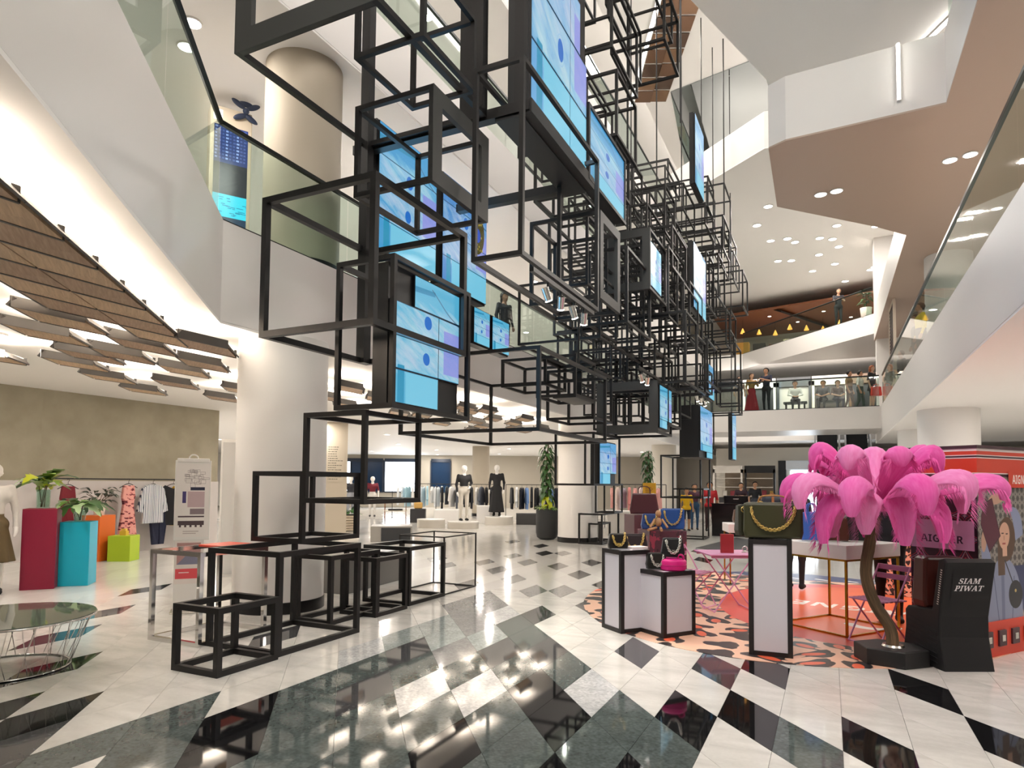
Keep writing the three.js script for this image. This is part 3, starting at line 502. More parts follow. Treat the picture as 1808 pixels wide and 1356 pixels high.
// o: height, pose (arm/leg joints in body units), colours; the figure faces +z and stands at its own origin
const SK = { legR: [[0.09, 0.93, 0], [0.1, 0.5, 0.02], [0.1, 0.07, -0.02]], armR: [[0.19, 1.42, 0], [0.25, 1.14, -0.02], [0.25, 0.9, 0.06]] };
const mir = a => a.map(([x, y, z]) => [-x, y, z]);
function figureGeo(o) {
  const legR = o.legR || SK.legR, legL = o.legL || mir(SK.legR), armR = o.armR || SK.armR, armL = o.armL || mir(SK.armR), lean = o.lean || 0, hy = o.hip ?? 0.95;
  const neck = [0, hy + 0.52, lean * 0.5], head = [o.headX || 0, hy + 0.68, lean * 0.62 + 0.02 + (o.nod || 0)], chest = [0, hy + 0.34, lean * 0.3], waist = [0, hy + 0.16, lean * 0.12], hip = [0, hy, 0];
  const B = []; // a, b, ra, rb, colour
  const TOP = 1, BOT = 2, SKIN = 0, SHOE = 3;
  B.push([[-0.07, hip[1] - 0.02, 0], [0.07, hip[1] - 0.02, 0], 0.115, 0.115, BOT], [hip, waist, 0.13, 0.12, o.dress ? TOP : BOT], [waist, chest, 0.125, 0.145, TOP], [[-0.1, chest[1] + 0.03, chest[2]], [0.1, chest[1] + 0.03, chest[2]], 0.115, 0.115, TOP], [[-0.14, neck[1] - 0.08, neck[2]], [0.14, neck[1] - 0.08, neck[2]], 0.065, 0.065, TOP], [neck, [head[0], head[1] - 0.06, head[2] - 0.01], 0.052, 0.05, SKIN], [[neck[0], neck[1] - 0.06, neck[2]], neck, 0.07, 0.055, SKIN]);
  B.push([[head[0], head[1] + 0.03, head[2] - 0.015], [head[0], head[1] - 0.055, head[2] + 0.02], 0.098, 0.062, SKIN], [[head[0], head[1] + 0.0, head[2] + 0.085], [head[0], head[1] - 0.025, head[2] + 0.105], 0.012, 0.018, SKIN]);
  for (const s of [-1, 1]) B.push([[head[0] + s * 0.085, head[1] - 0.01, head[2]], [head[0] + s * 0.088, head[1] - 0.03, head[2]], 0.017, 0.012, SKIN]);
  for (const L of [legR, legL]) {
    const h = [L[0][0], L[0][1] + hy - 0.95, L[0][2]], fw = o.foot || [0, 0, 0.13];
    B.push([h, L[1], 0.088, 0.058, BOT], [L[1], L[2], 0.056, 0.038, o.bare ? SKIN : BOT], [[L[2][0], L[2][1] - 0.03, L[2][2] - 0.02], [L[2][0] + fw[0], L[2][1] - 0.035 + fw[1], L[2][2] + fw[2]], 0.042, 0.034, SHOE]);
  }
  for (const A of [armR, armL]) {
    const m = k => [A[k][0], A[k][1] + hy - 0.95, A[k][2] + (k === 0 ? lean * 0.45 : 0)], s = m(0), e = m(1), w = m(2);
    B.push([s, e, 0.055, 0.043, TOP], [e, w, 0.04, 0.028, o.sleeve ? TOP : SKIN]);
    const d = V(w[0] - e[0], w[1] - e[1], w[2] - e[2]).normalize(), sd = Math.sign(w[0]) || 1, pm = [w[0] + d.x * 0.06, w[1] + d.y * 0.06, w[2] + d.z * 0.06];
    B.push([w, pm, 0.026, 0.03, SKIN]);
    for (let k = 0; k < 4; k++) { const of = (k - 1.5) * 0.017, q = [pm[0], pm[1], pm[2] + of], e1 = [q[0] + d.x * 0.04 - sd * 0.006, q[1] + d.y * 0.04, q[2] + d.z * 0.04], ln = [0.03, 0.04, 0.036, 0.025][k]; B.push([q, e1, 0.0095, 0.009, SKIN], [e1, [e1[0] + d.x * ln - sd * 0.014, e1[1] + d.y * ln, e1[2] + d.z * ln], 0.009, 0.0075, SKIN]); }
    B.push([[w[0] + d.x * 0.02, w[1] + d.y * 0.02, w[2] + 0.02], [pm[0] - sd * 0.012, pm[1] + d.y * 0.005, pm[2] + 0.045], 0.011, 0.0085, SKIN]);
  }
  const skirt = o.skirt; // [top y, bottom y, r top, r bottom]
  const f = (x, y, z) => {
    let d = 1e3, best = 1e3, c = 0;
    for (const b of B) { const t = cap([x, y, z], b[0], b[1], b[2], b[3]); if (t < best) { best = t; c = b[4]; } const k = 0.03, h = Math.max(0, k - Math.abs(d - t)) / k; d = Math.min(d, t) - h * h * k * 0.25; }
    // the trunk is broader than deep
    if (skirt && y < skirt[0] && y > skirt[1]) { const t = (skirt[0] - y) / (skirt[0] - skirt[1]), r = skirt[2] + (skirt[3] - skirt[2]) * t + 0.012 * Math.sin(Math.atan2(z, x) * 9) * t, q = Math.max(Math.hypot(x, z * 1.15) - r, skirt[1] - y); if (q < d) { d = q; c = o.dress ? 1 : 2; } }
    if (o.sleeveLess && c === 1 && Math.abs(x) > 0.17 && y < hy + 0.44) c = 0;
    if (o.hem && c === 2 && y > o.hem) c = 1;
    return [d, c];
  };
  const xs = B.flatMap(b => [b[0][0], b[1][0]]), ys = B.flatMap(b => [b[0][1], b[1][1]]), zs = B.flatMap(b => [b[0][2], b[1][2]]), sk = skirt ? Math.max(skirt[2], skirt[3]) : 0.12;
  const pal = ['skin', 'top', 'bottom', 'shoe'].map(k => new THREE.Color(o[k] ?? { skin: 0xb98a6a, top: 0x333344, bottom: 0x222226, shoe: 0x151515 }[k]));
  const g = isoMesh(f, [Math.min(...xs, -sk) - 0.14, Math.min(...ys) - 0.08, Math.min(...zs, -sk) - 0.16], [Math.max(...xs, sk) + 0.14, Math.max(...ys) + 0.16, Math.max(...zs, sk) + 0.16], o.cell || 0.016, pal);
  return { g, head };
}
const paint = (g, c) => { const q = strip(g), n = q.attributes.position.count, a = new Float32Array(n * 3), k = new THREE.Color(c); for (let i = 0; i < n; i++) a.set([k.r, k.g, k.b], i * 3); q.setAttribute('color', new THREE.BufferAttribute(a, 3)); return q; };
function person(o, label, pos, turn, group, name = 'person') {
  const { g, head } = figureGeo(o), t = thing(name, label, name === 'person' ? 'person' : 'mannequin', pos, turn, group), s = (o.height || 1.7) / 1.75; t.scale.setScalar(s); t.position.y += 0.012;
  let body = g.toNonIndexed();
  if (name === 'person') { // eyes and mouth belong to the same skin
    const ex = [-1, 1].map(q => paint(sph(0.011, head[0] + q * 0.036, head[1] + 0.008, head[2] + 0.083, 1, 0.7, 0.6, 8), 0x1a1410));
    body = mergeGeometries([body, ...ex, paint(sph(0.02, head[0], head[1] - 0.066, head[2] + 0.078, 1, 0.25, 0.35, 8), 0x8a4a40)]);
  }
  part(t, 'body', body, o.mat || bodyMat);
  if (o.hair) {
    const pts = []; const long = o.longHair || 0;
    const hf = (x, y, z) => { const dx = x - head[0], dy = y - head[1] - 0.035, dz = z - head[2] + 0.02; let d = Math.hypot(dx, dy, dz) - 0.112; const front = dz - 0.035 + Math.max(0, dy) * -0.9; d = Math.max(d, front); d = Math.max(d, -dy - 0.06 - (dz < -0.02 ? 0.03 : 0)); if (long) d = Math.min(d, cap([x, y, z], [head[0], head[1] + 0.02, head[2] - 0.05], [head[0], head[1] - long, head[2] - 0.09], 0.09, 0.06)); return [d, 0]; };
    part(t, 'hair', isoMesh(hf, [head[0] - 0.15, head[1] - 0.15 - long, head[2] - 0.2], [head[0] + 0.15, head[1] + 0.18, head[2] + 0.15], 0.011, [new THREE.Color(o.hair)]), bodyMat);
  }
  return t;
}

// ================================================================ LEFT SHOP
const boxUp = (w, h, d, r = 0.006) => rb(w, h, d, r, 0, h / 2, 0);
const toward = Math.atan2(-10.3, -5.6);
single('display_plinth', boxUp(0.42, 1.17, 0.42), std(0x8d1838, 0.45), 'tall maroon display plinth with leafy vase', 'plinth', null, [-10.55, 0, -5.82], 0.9);
single('display_plinth', boxUp(0.4, 0.96, 0.4), std(0x12aecb, 0.4), 'cyan display plinth with glass vase of leaves', 'plinth', null, [-10.42, 0, -6.28], 0.75);
single('display_plinth', boxUp(0.4, 0.9, 0.42), std(0xd0641c, 0.5), 'orange display plinth with white plant pot', 'plinth', null, [-13.15, 0, -8.3], 0.3);
single('display_plinth', boxUp(0.42, 0.5, 0.42), std(0xa4bd22, 0.45), 'low lime green display plinth', 'plinth', null, [-12.72, 0, -8.55], 0.55);
{ const g = thing('perfume_box', 'small yellow box standing on the lime green plinth', 'box', [-12.72, 0.5, -8.55], 0.4); part(g, 'carton', rb(0.13, 0.09, 0.1, 0.004, 0, 0.045, 0), std(0xd9b23a, 0.5)); part(g, 'lid', rb(0.09, 0.04, 0.07, 0.004, 0, 0.11, 0), std(0xe5c255, 0.5)); }
// a pointed leaf blade of length l and width w that droops, along +z
function leafGeo(l, w, droop, n = 7, lobes = 0) {
  const pos = [], idx = [], uv = [];
  for (let k = 0; k <= n; k++) { const t = k / n, ww = w * Math.sin(Math.PI * Math.pow(t, 0.75)) * (lobes ? (k % 2 ? 1 : 0.55) : 1) / 2, y = -droop * l * t * t + 0.12 * l * Math.sin(t * 3), z = l * t * (1 - droop * 0.3 * t); for (const s of [-1, 0, 1]) { pos.push(s * ww, y + (s ? 0.12 * ww : -0.03 * ww), z); uv.push(s / 2 + 0.5, t); } }
  for (let k = 0; k < n; k++) for (const c of [0, 1]) { const a = k * 3 + c; idx.push(a, a + 3, a + 1, a + 1, a + 3, a + 4); }
  const g = new THREE.BufferGeometry(); g.setAttribute('position', new THREE.Float32BufferAttribute(pos, 3)); g.setAttribute('uv', new THREE.Float32BufferAttribute(uv, 2)); g.setIndex(idx); g.computeVertexNormals(); return g;
}
const leafA = leafGeo(0.42, 0.24, 0.35, 8, 1), leafB = leafGeo(0.22, 0.09, 0.4), leafC = leafGeo(0.3, 0.12, 0.75);
function sprig(g, n, geo, mats, y, tilt, R = 0.05, h = 0.1) { for (let k = 0; k < n; k++) { const a = k * 2.4 + rnd(), m = part(g, 'leaf', geo, mats[k % mats.length]); m.rotation.order = 'YXZ'; m.rotation.set(-tilt + rr(-0.35, 0.35), a, rr(-0.3, 0.3)); m.position.set(Math.sin(a) * R, y + rnd() * h, Math.cos(a) * R); m.scale.setScalar(rr(0.75, 1.15)); } }
{
  const v = thing('vase_plant', 'tall glass vase with broad pale green leaves on maroon plinth', 'plant', [-10.55, 1.17, -5.82]);
  part(v, 'vase', lathe([[0, 0.005], [0.085, 0.005], [0.09, 0.28], [0.08, 0.28], [0.075, 0.02], [0, 0.02]]), M.glass); part(v, 'stem', join(...[0, 1, 2, 3].map(k => rod([Math.cos(k) * 0.03, 0.02, Math.sin(k) * 0.03], [Math.cos(k * 2) * 0.06, 0.34, Math.sin(k * 2) * 0.06], 0.006))), M.stem);
  sprig(v, 20, leafA, [M.leafLight, M.leafYellow, phy(0xb9cfa0, 0.5), M.leaf], 0.3, 0.45, 0.05, 0.12);
  const w = thing('vase_plant', 'squat glass vase with spreading leaves on cyan plinth', 'plant', [-10.42, 0.96, -6.28]);
  part(w, 'vase', lathe([[0, 0.004], [0.07, 0.004], [0.085, 0.1], [0.06, 0.2], [0.052, 0.2], [0.078, 0.1], [0.062, 0.015], [0, 0.015]]), M.glass); part(w, 'stem', join(...[0, 1, 2].map(k => rod([Math.cos(k) * 0.02, 0.02, 0], [Math.cos(k * 2.4) * 0.06, 0.25, Math.sin(k * 2) * 0.06], 0.006))), M.stem);
  sprig(w, 16, leafA, [M.leaf, phy(0x6b9440, 0.5), phy(0xa9c694, 0.5)], 0.22, 0.12, 0.05, 0.06);
  const u = thing('potted_plant', 'dark leaved plant in white pot on orange plinth', 'plant', [-13.15, 0.9, -8.3]);
  part(u, 'pot', lathe([[0, 0], [0.09, 0], [0.115, 0.22], [0.1, 0.22], [0.09, 0.19], [0, 0.19]]), M.pale); sprig(u, 34, leafB, [M.leafDark, std(0x4a5248, 0.5)], 0.24, 0.35, 0.18, 0.28);
  part(u, 'stem', join(...[0, 1, 2, 3, 4].map(k => tube([[0, 0.18, 0], [Math.cos(k * 1.3) * 0.1, 0.32, Math.sin(k * 1.3) * 0.1], [Math.cos(k * 1.3) * 0.25, 0.42, Math.sin(k * 1.3) * 0.25]], 0.006, 8))), M.stem);
}
// glass coffee table on a ring of wires
{
  const g = thing('wire_coffee_table', 'round glass coffee table on a cage of chrome wires', 'table', [-6.28, 0, -3.22]);
  part(g, 'glass_top', new THREE.CylinderGeometry(0.64, 0.64, 0.012, 64).translate(0, 0.44, 0), phy(0x9aa49c, 0.03, { transmission: 0.7, thickness: 0, ior: 1.5 }));
  part(g, 'rim', new THREE.TorusGeometry(0.64, 0.009, 8, 72).rotateX(Math.PI / 2).translate(0, 0.43, 0), M.chrome);
  part(g, 'base_ring', new THREE.TorusGeometry(0.46, 0.008, 8, 64).rotateX(Math.PI / 2).translate(0, 0.008, 0), M.chrome);
  for (let k = 0; k < 40; k++) { const a = k / 40 * 6.283, b = a + (k % 2 ? 0.16 : -0.16); part(g, 'wire', rod([Math.cos(a) * 0.46, 0.01, Math.sin(a) * 0.46], [Math.cos(b) * 0.61, 0.43, Math.sin(b) * 0.61], 0.0035, 5), M.chrome); }
}
cubeFrame([-6.2, -5.47, 0, 0.905, -5.3, -4.45], 0.042, 'chrome box frame table left of the black floor frames', null, { name: 'chrome_frame', mat: M.chrome });
single('tray', rb(0.5, 0.025, 0.4, 0.006), std(0xd6452e, 0.4), 'flat red tray added for an orange reflection on the chrome frame', 'tray', null, [-5.75, 0.918, -5.05]);  // red piece added where the chrome top bar reflects orange
// poster stand
{
  const g = thing('poster_stand', 'white poster stand with two printed sheets beside the column', 'sign', [-7.08, 0, -5.62], 0.86);
  const sheet = (h, top) => canvasTex(256, 512, (c, w, hh) => {
    c.fillStyle = top ? '#ece6e2' : '#e9dfda'; c.fillRect(0, 0, w, hh);
    if (top) { c.strokeStyle = '#9a8f90'; c.lineWidth = 2; for (let k = 0; k < 26; k++) { const x = 60 + H2(k, 1) * 140, y = 30 + H2(k, 2) * 110; c.strokeRect(x, y, 20 + H2(k, 3) * 40, 10 + H2(k, 4) * 20); }
      c.fillStyle = '#2c2f48'; c.fillRect(110, 165, 110, 22); c.fillStyle = '#c9b0b4'; c.fillRect(90, 195, 130, 110); c.fillStyle = '#4a3f78'; c.fillRect(50, 195, 28, 80); c.fillStyle = '#8c7d82'; c.fillRect(110, 315, 110, 40); c.fillStyle = '#55464a'; c.fillRect(20, 365, 200, 10); c.fillRect(20, 400, 200, 30); for (let k = 0; k < 5; k++) c.fillRect(30 + k * 40, 430, 16, 14); c.fillStyle = '#b7a9a6'; c.fillRect(60, 470, 120, 5); c.fillRect(60, 484, 100, 5);
    } else { c.fillStyle = '#b98f8c'; c.fillRect(20, 20, 210, 260); c.fillStyle = '#7f7f96'; c.beginPath(); c.moveTo(20, 280); c.lineTo(140, 120); c.lineTo(230, 240); c.lineTo(230, 280); c.fill(); c.fillStyle = '#e0525a'; c.fillRect(10, 330, 236, 120); c.fillStyle = '#f6d8d6'; c.fillRect(40, 370, 90, 12); }
  });
  part(g, 'board', rb(0.4, 0.98, 0.03, 0.006, 0, 1.36, 0), M.white);
  part(g, 'top_print', new THREE.PlaneGeometry(0.37, 0.9).translate(0, 1.36, 0.0165), std(0xffffff, 0.5, { map: sheet(0, true) }));
  part(g, 'top_clip', rb(0.36, 0.05, 0.045, 0.01, 0, 1.85, 0), M.white); part(g, 'hanging_loop', new THREE.TorusGeometry(0.05, 0.008, 6, 20, Math.PI).translate(0, 1.87, 0), M.white);
  part(g, 'lower_print', new THREE.PlaneGeometry(0.32, 0.52).translate(-0.02, 0.6, 0.012), std(0xffffff, 0.5, { map: sheet(0, false) })); part(g, 'lower_board', rb(0.33, 0.86, 0.02, 0.004, -0.02, 0.45, 0), M.white); part(g, 'foot', rb(0.42, 0.02, 0.3, 0.006, 0, 0.01, 0), M.silver);
}
{ const g = thing('white_partition', 'tall narrow white cabinet panel beside the poster stand', 'cabinet', [-9.2, 0, -8.05], 0.85); part(g, 'panel', rb(0.34, 2.3, 0.34, 0.006, 0, 1.15, 0), M.white); part(g, 'door', rb(0.28, 2.2, 0.02, 0.004, 0, 1.15, 0.18), std(0xcfcdca, 0.4)); part(g, 'lock', cyl(0.012, 0.012, 0.01, 0.08, 1.25, 0.192, 10), M.black); }
// clothes hanging on the wall rail, facing the aisle (+x)
const GARM = {
  shirt: [[-0.16, 0.02], [-0.06, 0.05], [0, 0.02], [0.06, 0.05], [0.16, 0.02], [0.24, -0.04], [0.34, -0.52], [0.27, -0.55], [0.22, -0.3], [0.23, -0.78], [-0.23, -0.78], [-0.22, -0.3], [-0.27, -0.55], [-0.34, -0.52], [-0.24, -0.04]],
  dress: [[-0.1, 0.02], [0.1, 0.02], [0.13, -0.2], [0.1, -0.36], [0.2, -1.24], [-0.2, -1.24], [-0.1, -0.36], [-0.13, -0.2]],
  trousers: [[-0.15, 0], [0.15, 0], [0.17, -0.5], [0.13, -0.95], [0.02, -0.95], [0, -0.3], [-0.02, -0.95], [-0.13, -0.95], [-0.17, -0.5]],
  jacket: [[-0.17, 0.02], [0, -0.06], [0.17, 0.02], [0.25, -0.06], [0.3, -0.6], [0.23, -0.62], [0.22, -0.85], [-0.22, -0.85], [-0.23, -0.62], [-0.3, -0.6], [-0.25, -0.06]],
  tee: [[-0.14, 0.02], [-0.05, -0.02], [0.05, -0.02], [0.14, 0.02], [0.27, -0.14], [0.22, -0.24], [0.18, -0.2], [0.2, -0.68], [-0.2, -0.68], [-0.18, -0.2], [-0.22, -0.24], [-0.27, -0.14]],
};
const garmentGeo = {}; for (const k in GARM) { const g = cut(GARM[k], 0.05, 0.018), p = g.attributes.position, u = g.attributes.uv; for (let i = 0; i < p.count; i++) { const x = p.getX(i), y = p.getY(i); p.setZ(i, p.getZ(i) + 0.018 * Math.sin(x * 38) * Math.min(1, -y + 0.2)); u.setXY(i, x + 0.5, y + 1); } g.computeVertexNormals(); garmentGeo[k] = g; }
const hangerGeo = join(tube([[-0.2, -0.02, 0], [0, 0.07, 0], [0.2, -0.02, 0]], 0.008, 14), tube([[0, 0.07, 0], [0, 0.12, 0], [0.025, 0.15, 0], [0, 0.175, 0], [-0.02, 0.16, 0]], 0.004, 12));
const stripes = std(0xffffff, 0.85, { map: dataTex(256, 64, (u) => { const k = (u * 30) % 1 < 0.42; return k ? [70, 80, 100] : [226, 228, 230]; }) });
const floral = std(0xffffff, 0.85, { map: dataTex(128, 256, (u, v) => { const n = fbm(u * 16, v * 30, 3); return n > 0.52 ? [96, 36, 44] : n > 0.44 ? [205, 120, 118] : [224, 160, 150]; }) });
const gCopy = {};
function garment(kind, mat, label, pos, turn, group, scale = 1) {
  const g = thing('hanging_' + kind, label, kind, pos, turn, group); g.scale.setScalar(scale);
  part(g, 'cloth', garmentGeo[kind], mat, [0, -0.17, 0]); part(g, 'hanger', hangerGeo, M.black, [0, -0.165, 0]); return g;
}
{
  const g = thing('wall_rail', 'dark clothes rail fixed to the pale wall panel', 'clothes rail', [-13.62, 1.62, -10.1]);
  part(g, 'rail', rod([0, 0, -1.2], [0, 0, 2.4], 0.014), M.black); for (const z of [-1.1, 0.6, 2.3]) part(g, 'bracket', rod([0, 0, z], [-0.43, 0, z], 0.012), M.black);
  garment('dress', floral, 'long pink floral dress hanging first on the wall rail', [-13.6, 1.62, -9.2], Math.PI / 2);
  garment('shirt', stripes, 'blue and white striped shirt hanging on the wall rail', [-13.57, 1.62, -9.75], Math.PI / 2);
  garment('trousers', std(0x1b2138, 0.85), 'navy trousers hanging under the striped shirt', [-13.68, 1.3, -9.98], Math.PI / 2);
  garment('jacket', std(0x17171b, 0.8), 'black jacket hanging next to the striped shirt', [-13.6, 1.62, -10.28], Math.PI / 2 - 0.5);
  garment('jacket', std(0xb7962f, 0.8), 'mustard jacket hanging between the black ones', [-13.6, 1.6, -10.5], Math.PI / 2 - 0.9);
  garment('jacket', std(0x22181c, 0.8), 'long black coat at the far end of the wall rail', [-13.6, 1.62, -10.78], Math.PI / 2 - 0.4, null, 1.1);
  garment('dress', std(0x7a1f2c, 0.8), 'dark red dress hanging behind the vases', [-13.6, 1.6, -7.95], Math.PI / 2);
}
// mannequin at the left border of the picture
person({ height: 1.8, skin: 0xdedad5, top: 0xc9c4be, bottom: 0x5a4a2c, shoe: 0x202020, sleeve: true, skirt: [0.98, 0.42, 0.16, 0.27], bare: true }, 'white mannequin in pale blouse and patterned skirt beside maroon plinth', [-10.42, 0, -5.1], 1.2, null, 'mannequin');
// stone bench block behind the near column
single('stone_block', rb(0.62, 0.5, 1.5, 0.01, 0, 0.25, 0), std(0x6e6c69, 0.35), 'grey stone block behind the near white column', 'bench', null, [-6.6, 0, -8.2], 0.1);

// ================================================================ MIDDLE SHOP
{ // back wall with windows
  const w = structGroup('wall_far'); w.position.set(-21, 0, -37.7); w.rotation.y = 0.447;
  part(w, 'plaster', span(-13, 13, 0, 3.4, -0.3, 0), std(0xb9b1a2, 0.8));
  const panes = [[-8.9, -8.0, 1], [-8.0, -5.9, 0], [-5.8, -3.7, 1], [-2.75, -1.5, 0], [0.05, 0.55, 1]];
  const dayl = std(0xffffff, 1, { emissive: 0xeaf4ff, emissiveIntensity: 1.5 }), navy = std(0x0e2c4a, 0.15);
  panes.forEach(([a, b, lit]) => {
    part(w, 'window_frame', join(bx(b - a, 0.22, 0.08, (a + b) / 2, 3.05, 0.05), bx(0.08, 2.1, 0.08, a, 2.0, 0.05), bx(0.08, 2.1, 0.08, b, 2.0, 0.05), bx(b - a, 0.08, 0.08, (a + b) / 2, 0.98, 0.05)), std(0x17263a, 0.4));
    part(w, 'window_pane', new THREE.PlaneGeometry(b - a - 0.06, 1.96).translate((a + b) / 2, 1.98, 0.03), lit ? dayl : navy);
  });
  areaLight(2.1, 1.9, [-21 + Math.cos(0.447) * -4.7 + 0.03, 2, -37.7 + Math.sin(0.447) * 4.7 + 0.2], [-18, 1.5, -30], 6, 0xe6f2ff);
}
column(-15.4, -28.4, 0.42, 0, 3.4, 'beige column among the racks behind the mannequins', M.beige);
{ const g = thing('text_pillar', 'beige pillar with lines of small dark lettering', 'pillar', [-13.5, 0, -15.7], 0.75); tag(g, null, null, null, 'structure'); part(g, 'shaft', bx(0.62, 3.4, 0.4, 0, 1.7, 0), M.beige);
  part(g, 'lettering', new THREE.PlaneGeometry(0.5, 1.1).translate(-0.02, 2.15, 0.205), std(0xffffff, 0.7, { map: canvasTex(256, 512, (c, w, h) => { c.fillStyle = '#b5aa98'; c.fillRect(0, 0, w, h); c.fillStyle = '#4a453d'; for (let k = 0; k < 15; k++) { let x = 8; const end = 110 + H2(k, 4) * 130; while (x < end) { const l = 8 + H2(k, x) * 26; c.fillRect(x, 20 + k * 32, l, 9); x += l + 7; } } }) })); }
function roundPlinth(x, z, r, h, label) { const g = thing('round_plinth', label, 'plinth', [x, 0, z]); part(g, 'drum', cyl(r, r, h - 0.03, 0, (h - 0.03) / 2, 0, 40), std(0xc9c3b8, 0.5)); part(g, 'top_slab', cyl(r + 0.005, r + 0.005, 0.03, 0, h - 0.015, 0, 40), std(0xe9e6e0, 0.25)); }
roundPlinth(-12.9, -20.1, 0.5, 0.3, 'left round stone plinth of the mannequin group'); roundPlinth(-11.75, -20.4, 0.55, 0.24, 'front low round stone plinth under the light suited mannequin'); roundPlinth(-11.6, -22.9, 0.55, 0.32, 'right round stone plinth under the black skirted mannequin');
const mq = { skin: 0xe9e5df, cell: 0.018 };
person({ ...mq, height: 1.98, top: 0x1d1c1f, bottom: 0xcfc8bc, shoe: 0x151515, sleeve: true, armR: [[0.19, 1.42, 0], [0.27, 1.2, -0.05], [0.16, 1.08, 0.1]] }, 'white mannequin in black top and pale trousers', [-11.85, 0.24, -20.6], 0.9, null, 'mannequin');
person({ ...mq, height: 1.98, top: 0x1a191c, bottom: 0x141315, shoe: 0x101010, sleeve: true, skirt: [1.0, 0.12, 0.15, 0.27] }, 'white mannequin in long black skirt on round plinth', [-11.7, 0.32, -22.9], 0.3, null, 'mannequin');
person({ ...mq, height: 1.85, top: 0x6e1626, bottom: 0xd5d0ca, shoe: 0x333333 }, 'white mannequin in dark red top by the window', [-19.0, 0, -24.6], 0.6, null, 'mannequin');
person({ ...mq, height: 1.85, top: 0x26262c, bottom: 0x8d8f94, shoe: 0x333333, sleeve: true }, 'white mannequin in grey trousers near the text pillar', [-18.3, 0, -22.2], 1.0, null, 'mannequin');
function clothesRack(x, z, turn, len, list, label, gname, h = 1.55) {
  const g = thing('clothes_rack', label, 'clothes rack', [x, 0, z], turn);
  part(g, 'rail', rod([-len / 2, h, 0], [len / 2, h, 0], 0.014), M.black);
  for (const s of [-1, 1]) { part(g, 'post', rod([s * len / 2, 0, 0], [s * len / 2, h, 0], 0.014), M.black); part(g, 'foot', rod([s * len / 2, 0.012, -0.25], [s * len / 2, 0.012, 0.25], 0.012), M.black); }
  list.forEach(([kind, color, text], k) => { const t = -len / 2 + 0.15 + (len - 0.3) * (k + 0.5) / list.length, c = Math.cos(turn), s = Math.sin(turn); garment(kind, std(color, 0.85), text, [x + t * c, h, z - t * s], turn + Math.PI / 2 - (k % 3) * 0.22 + 0.15, gname); });
}
const pick = (arr, k) => arr[k % arr.length];
const nth = ['first', 'second', 'third', 'fourth', 'fifth', 'sixth', 'seventh', 'eighth', 'ninth', 'tenth', 'eleventh', 'twelfth', 'thirteenth', 'fourteenth'];
const hue = { 0xe8ebec: 'white', 0xdfe9ee: 'ice white', 0xa8cddb: 'pale blue', 0xf0efec: 'off-white', 0x1c1d22: 'black', 0x2b2d34: 'charcoal', 0xe9e7e3: 'white', 0x5a5f6a: 'slate grey', 0x141417: 'black', 0x15161b: 'black', 0xe6e8ea: 'white', 0x1d1f29: 'midnight blue', 0x6f8fc2: 'denim blue', 0x191a20: 'black', 0xe8a9a2: 'pink', 0xefd9cf: 'cream', 0xb9b4c4: 'lilac grey', 0xe0938f: 'rose' };
const many = (n, kinds, cols, text) => Array.from({ length: n }, (_, k) => [pick(kinds, k), pick(cols, k), `${hue[pick(cols, k)]} ${pick(kinds, k)}, ${nth[k]} from the left ${text}`]);
clothesRack(-16.4, -25.4, 0.45, 3.4, many(14, ['shirt', 'tee', 'jacket'], [0xe8ebec, 0xdfe9ee, 0xa8cddb, 0xf0efec], 'on the rack before the window'), 'long clothes rack of pale tops before the window', 'pale tops on the window rack');
clothesRack(-13.9, -24.4, 0.45, 2.6, many(11, ['jacket', 'tee', 'shirt'], [0x1c1d22, 0x2b2d34, 0xe9e7e3, 0x5a5f6a, 0x141417], 'on the rack behind the pale trousered mannequin'), 'clothes rack of dark tops behind the first mannequin', 'dark tops on the middle rack');
garment('dress', std(0xf0eeea, 0.85), 'white tee dress hung at the front of the middle rack', [-12.8, 1.55, -24.93], 0.9);
clothesRack(-11.3, -25.6, 0.45, 2.4, many(10, ['jacket', 'shirt', 'jacket'], [0x15161b, 0xe6e8ea, 0x1d1f29, 0x6f8fc2, 0x191a20], 'on the rack beside the potted plant'), 'clothes rack of dark suits beside the potted plant', 'garments on the plant side rack');
clothesRack(-6.4, -23.6, 0.2, 2.2, many(9, ['tee', 'shirt'], [0xe8a9a2, 0xefd9cf, 0xb9b4c4, 0xe0938f], 'on the far right rack'), 'clothes rack of pink tops behind the low screen', 'pink tops on the far rack', 1.6);
single('dark_bench', rb(1.5, 0.42, 0.7, 0.01, 0, 0.21, 0), std(0x3b3a39, 0.4), 'dark grey display bench beside the potted plant', 'bench', null, [-10.5, 0, -23.9], 0.45);
{ const g = thing('display_box', 'low stone display box with dark front', 'display', [-10.9, 0, -15.0], 0.6); part(g, 'block', rb(1.1, 0.42, 0.9, 0.008, 0, 0.21, 0), std(0x9b9892, 0.4)); part(g, 'front_panel', rb(0.78, 0.36, 0.02, 0.004, 0.12, 0.2, 0.455), std(0x35373a, 0.35)); }
single('white_display_box', rb(0.95, 0.55, 0.8, 0.01, 0, 0.275, 0), M.white, 'white display box beside the left round plinth', 'display', null, [-13.6, 0, -22.3], 0.5);
single('white_display_box', rb(0.9, 0.7, 0.8, 0.01, 0, 0.35, 0), M.white, 'white marble box between the two mannequins', 'display', null, [-12.4, 0, -23.5], 0.5);
single('black_display_box', rb(0.6, 0.55, 0.55, 0.01, 0, 0.275, 0), std(0x2c2c2e, 0.35), 'black display box under the folded yellow bag', 'display', null, [-15.0, 0, -22.4], 0.5);
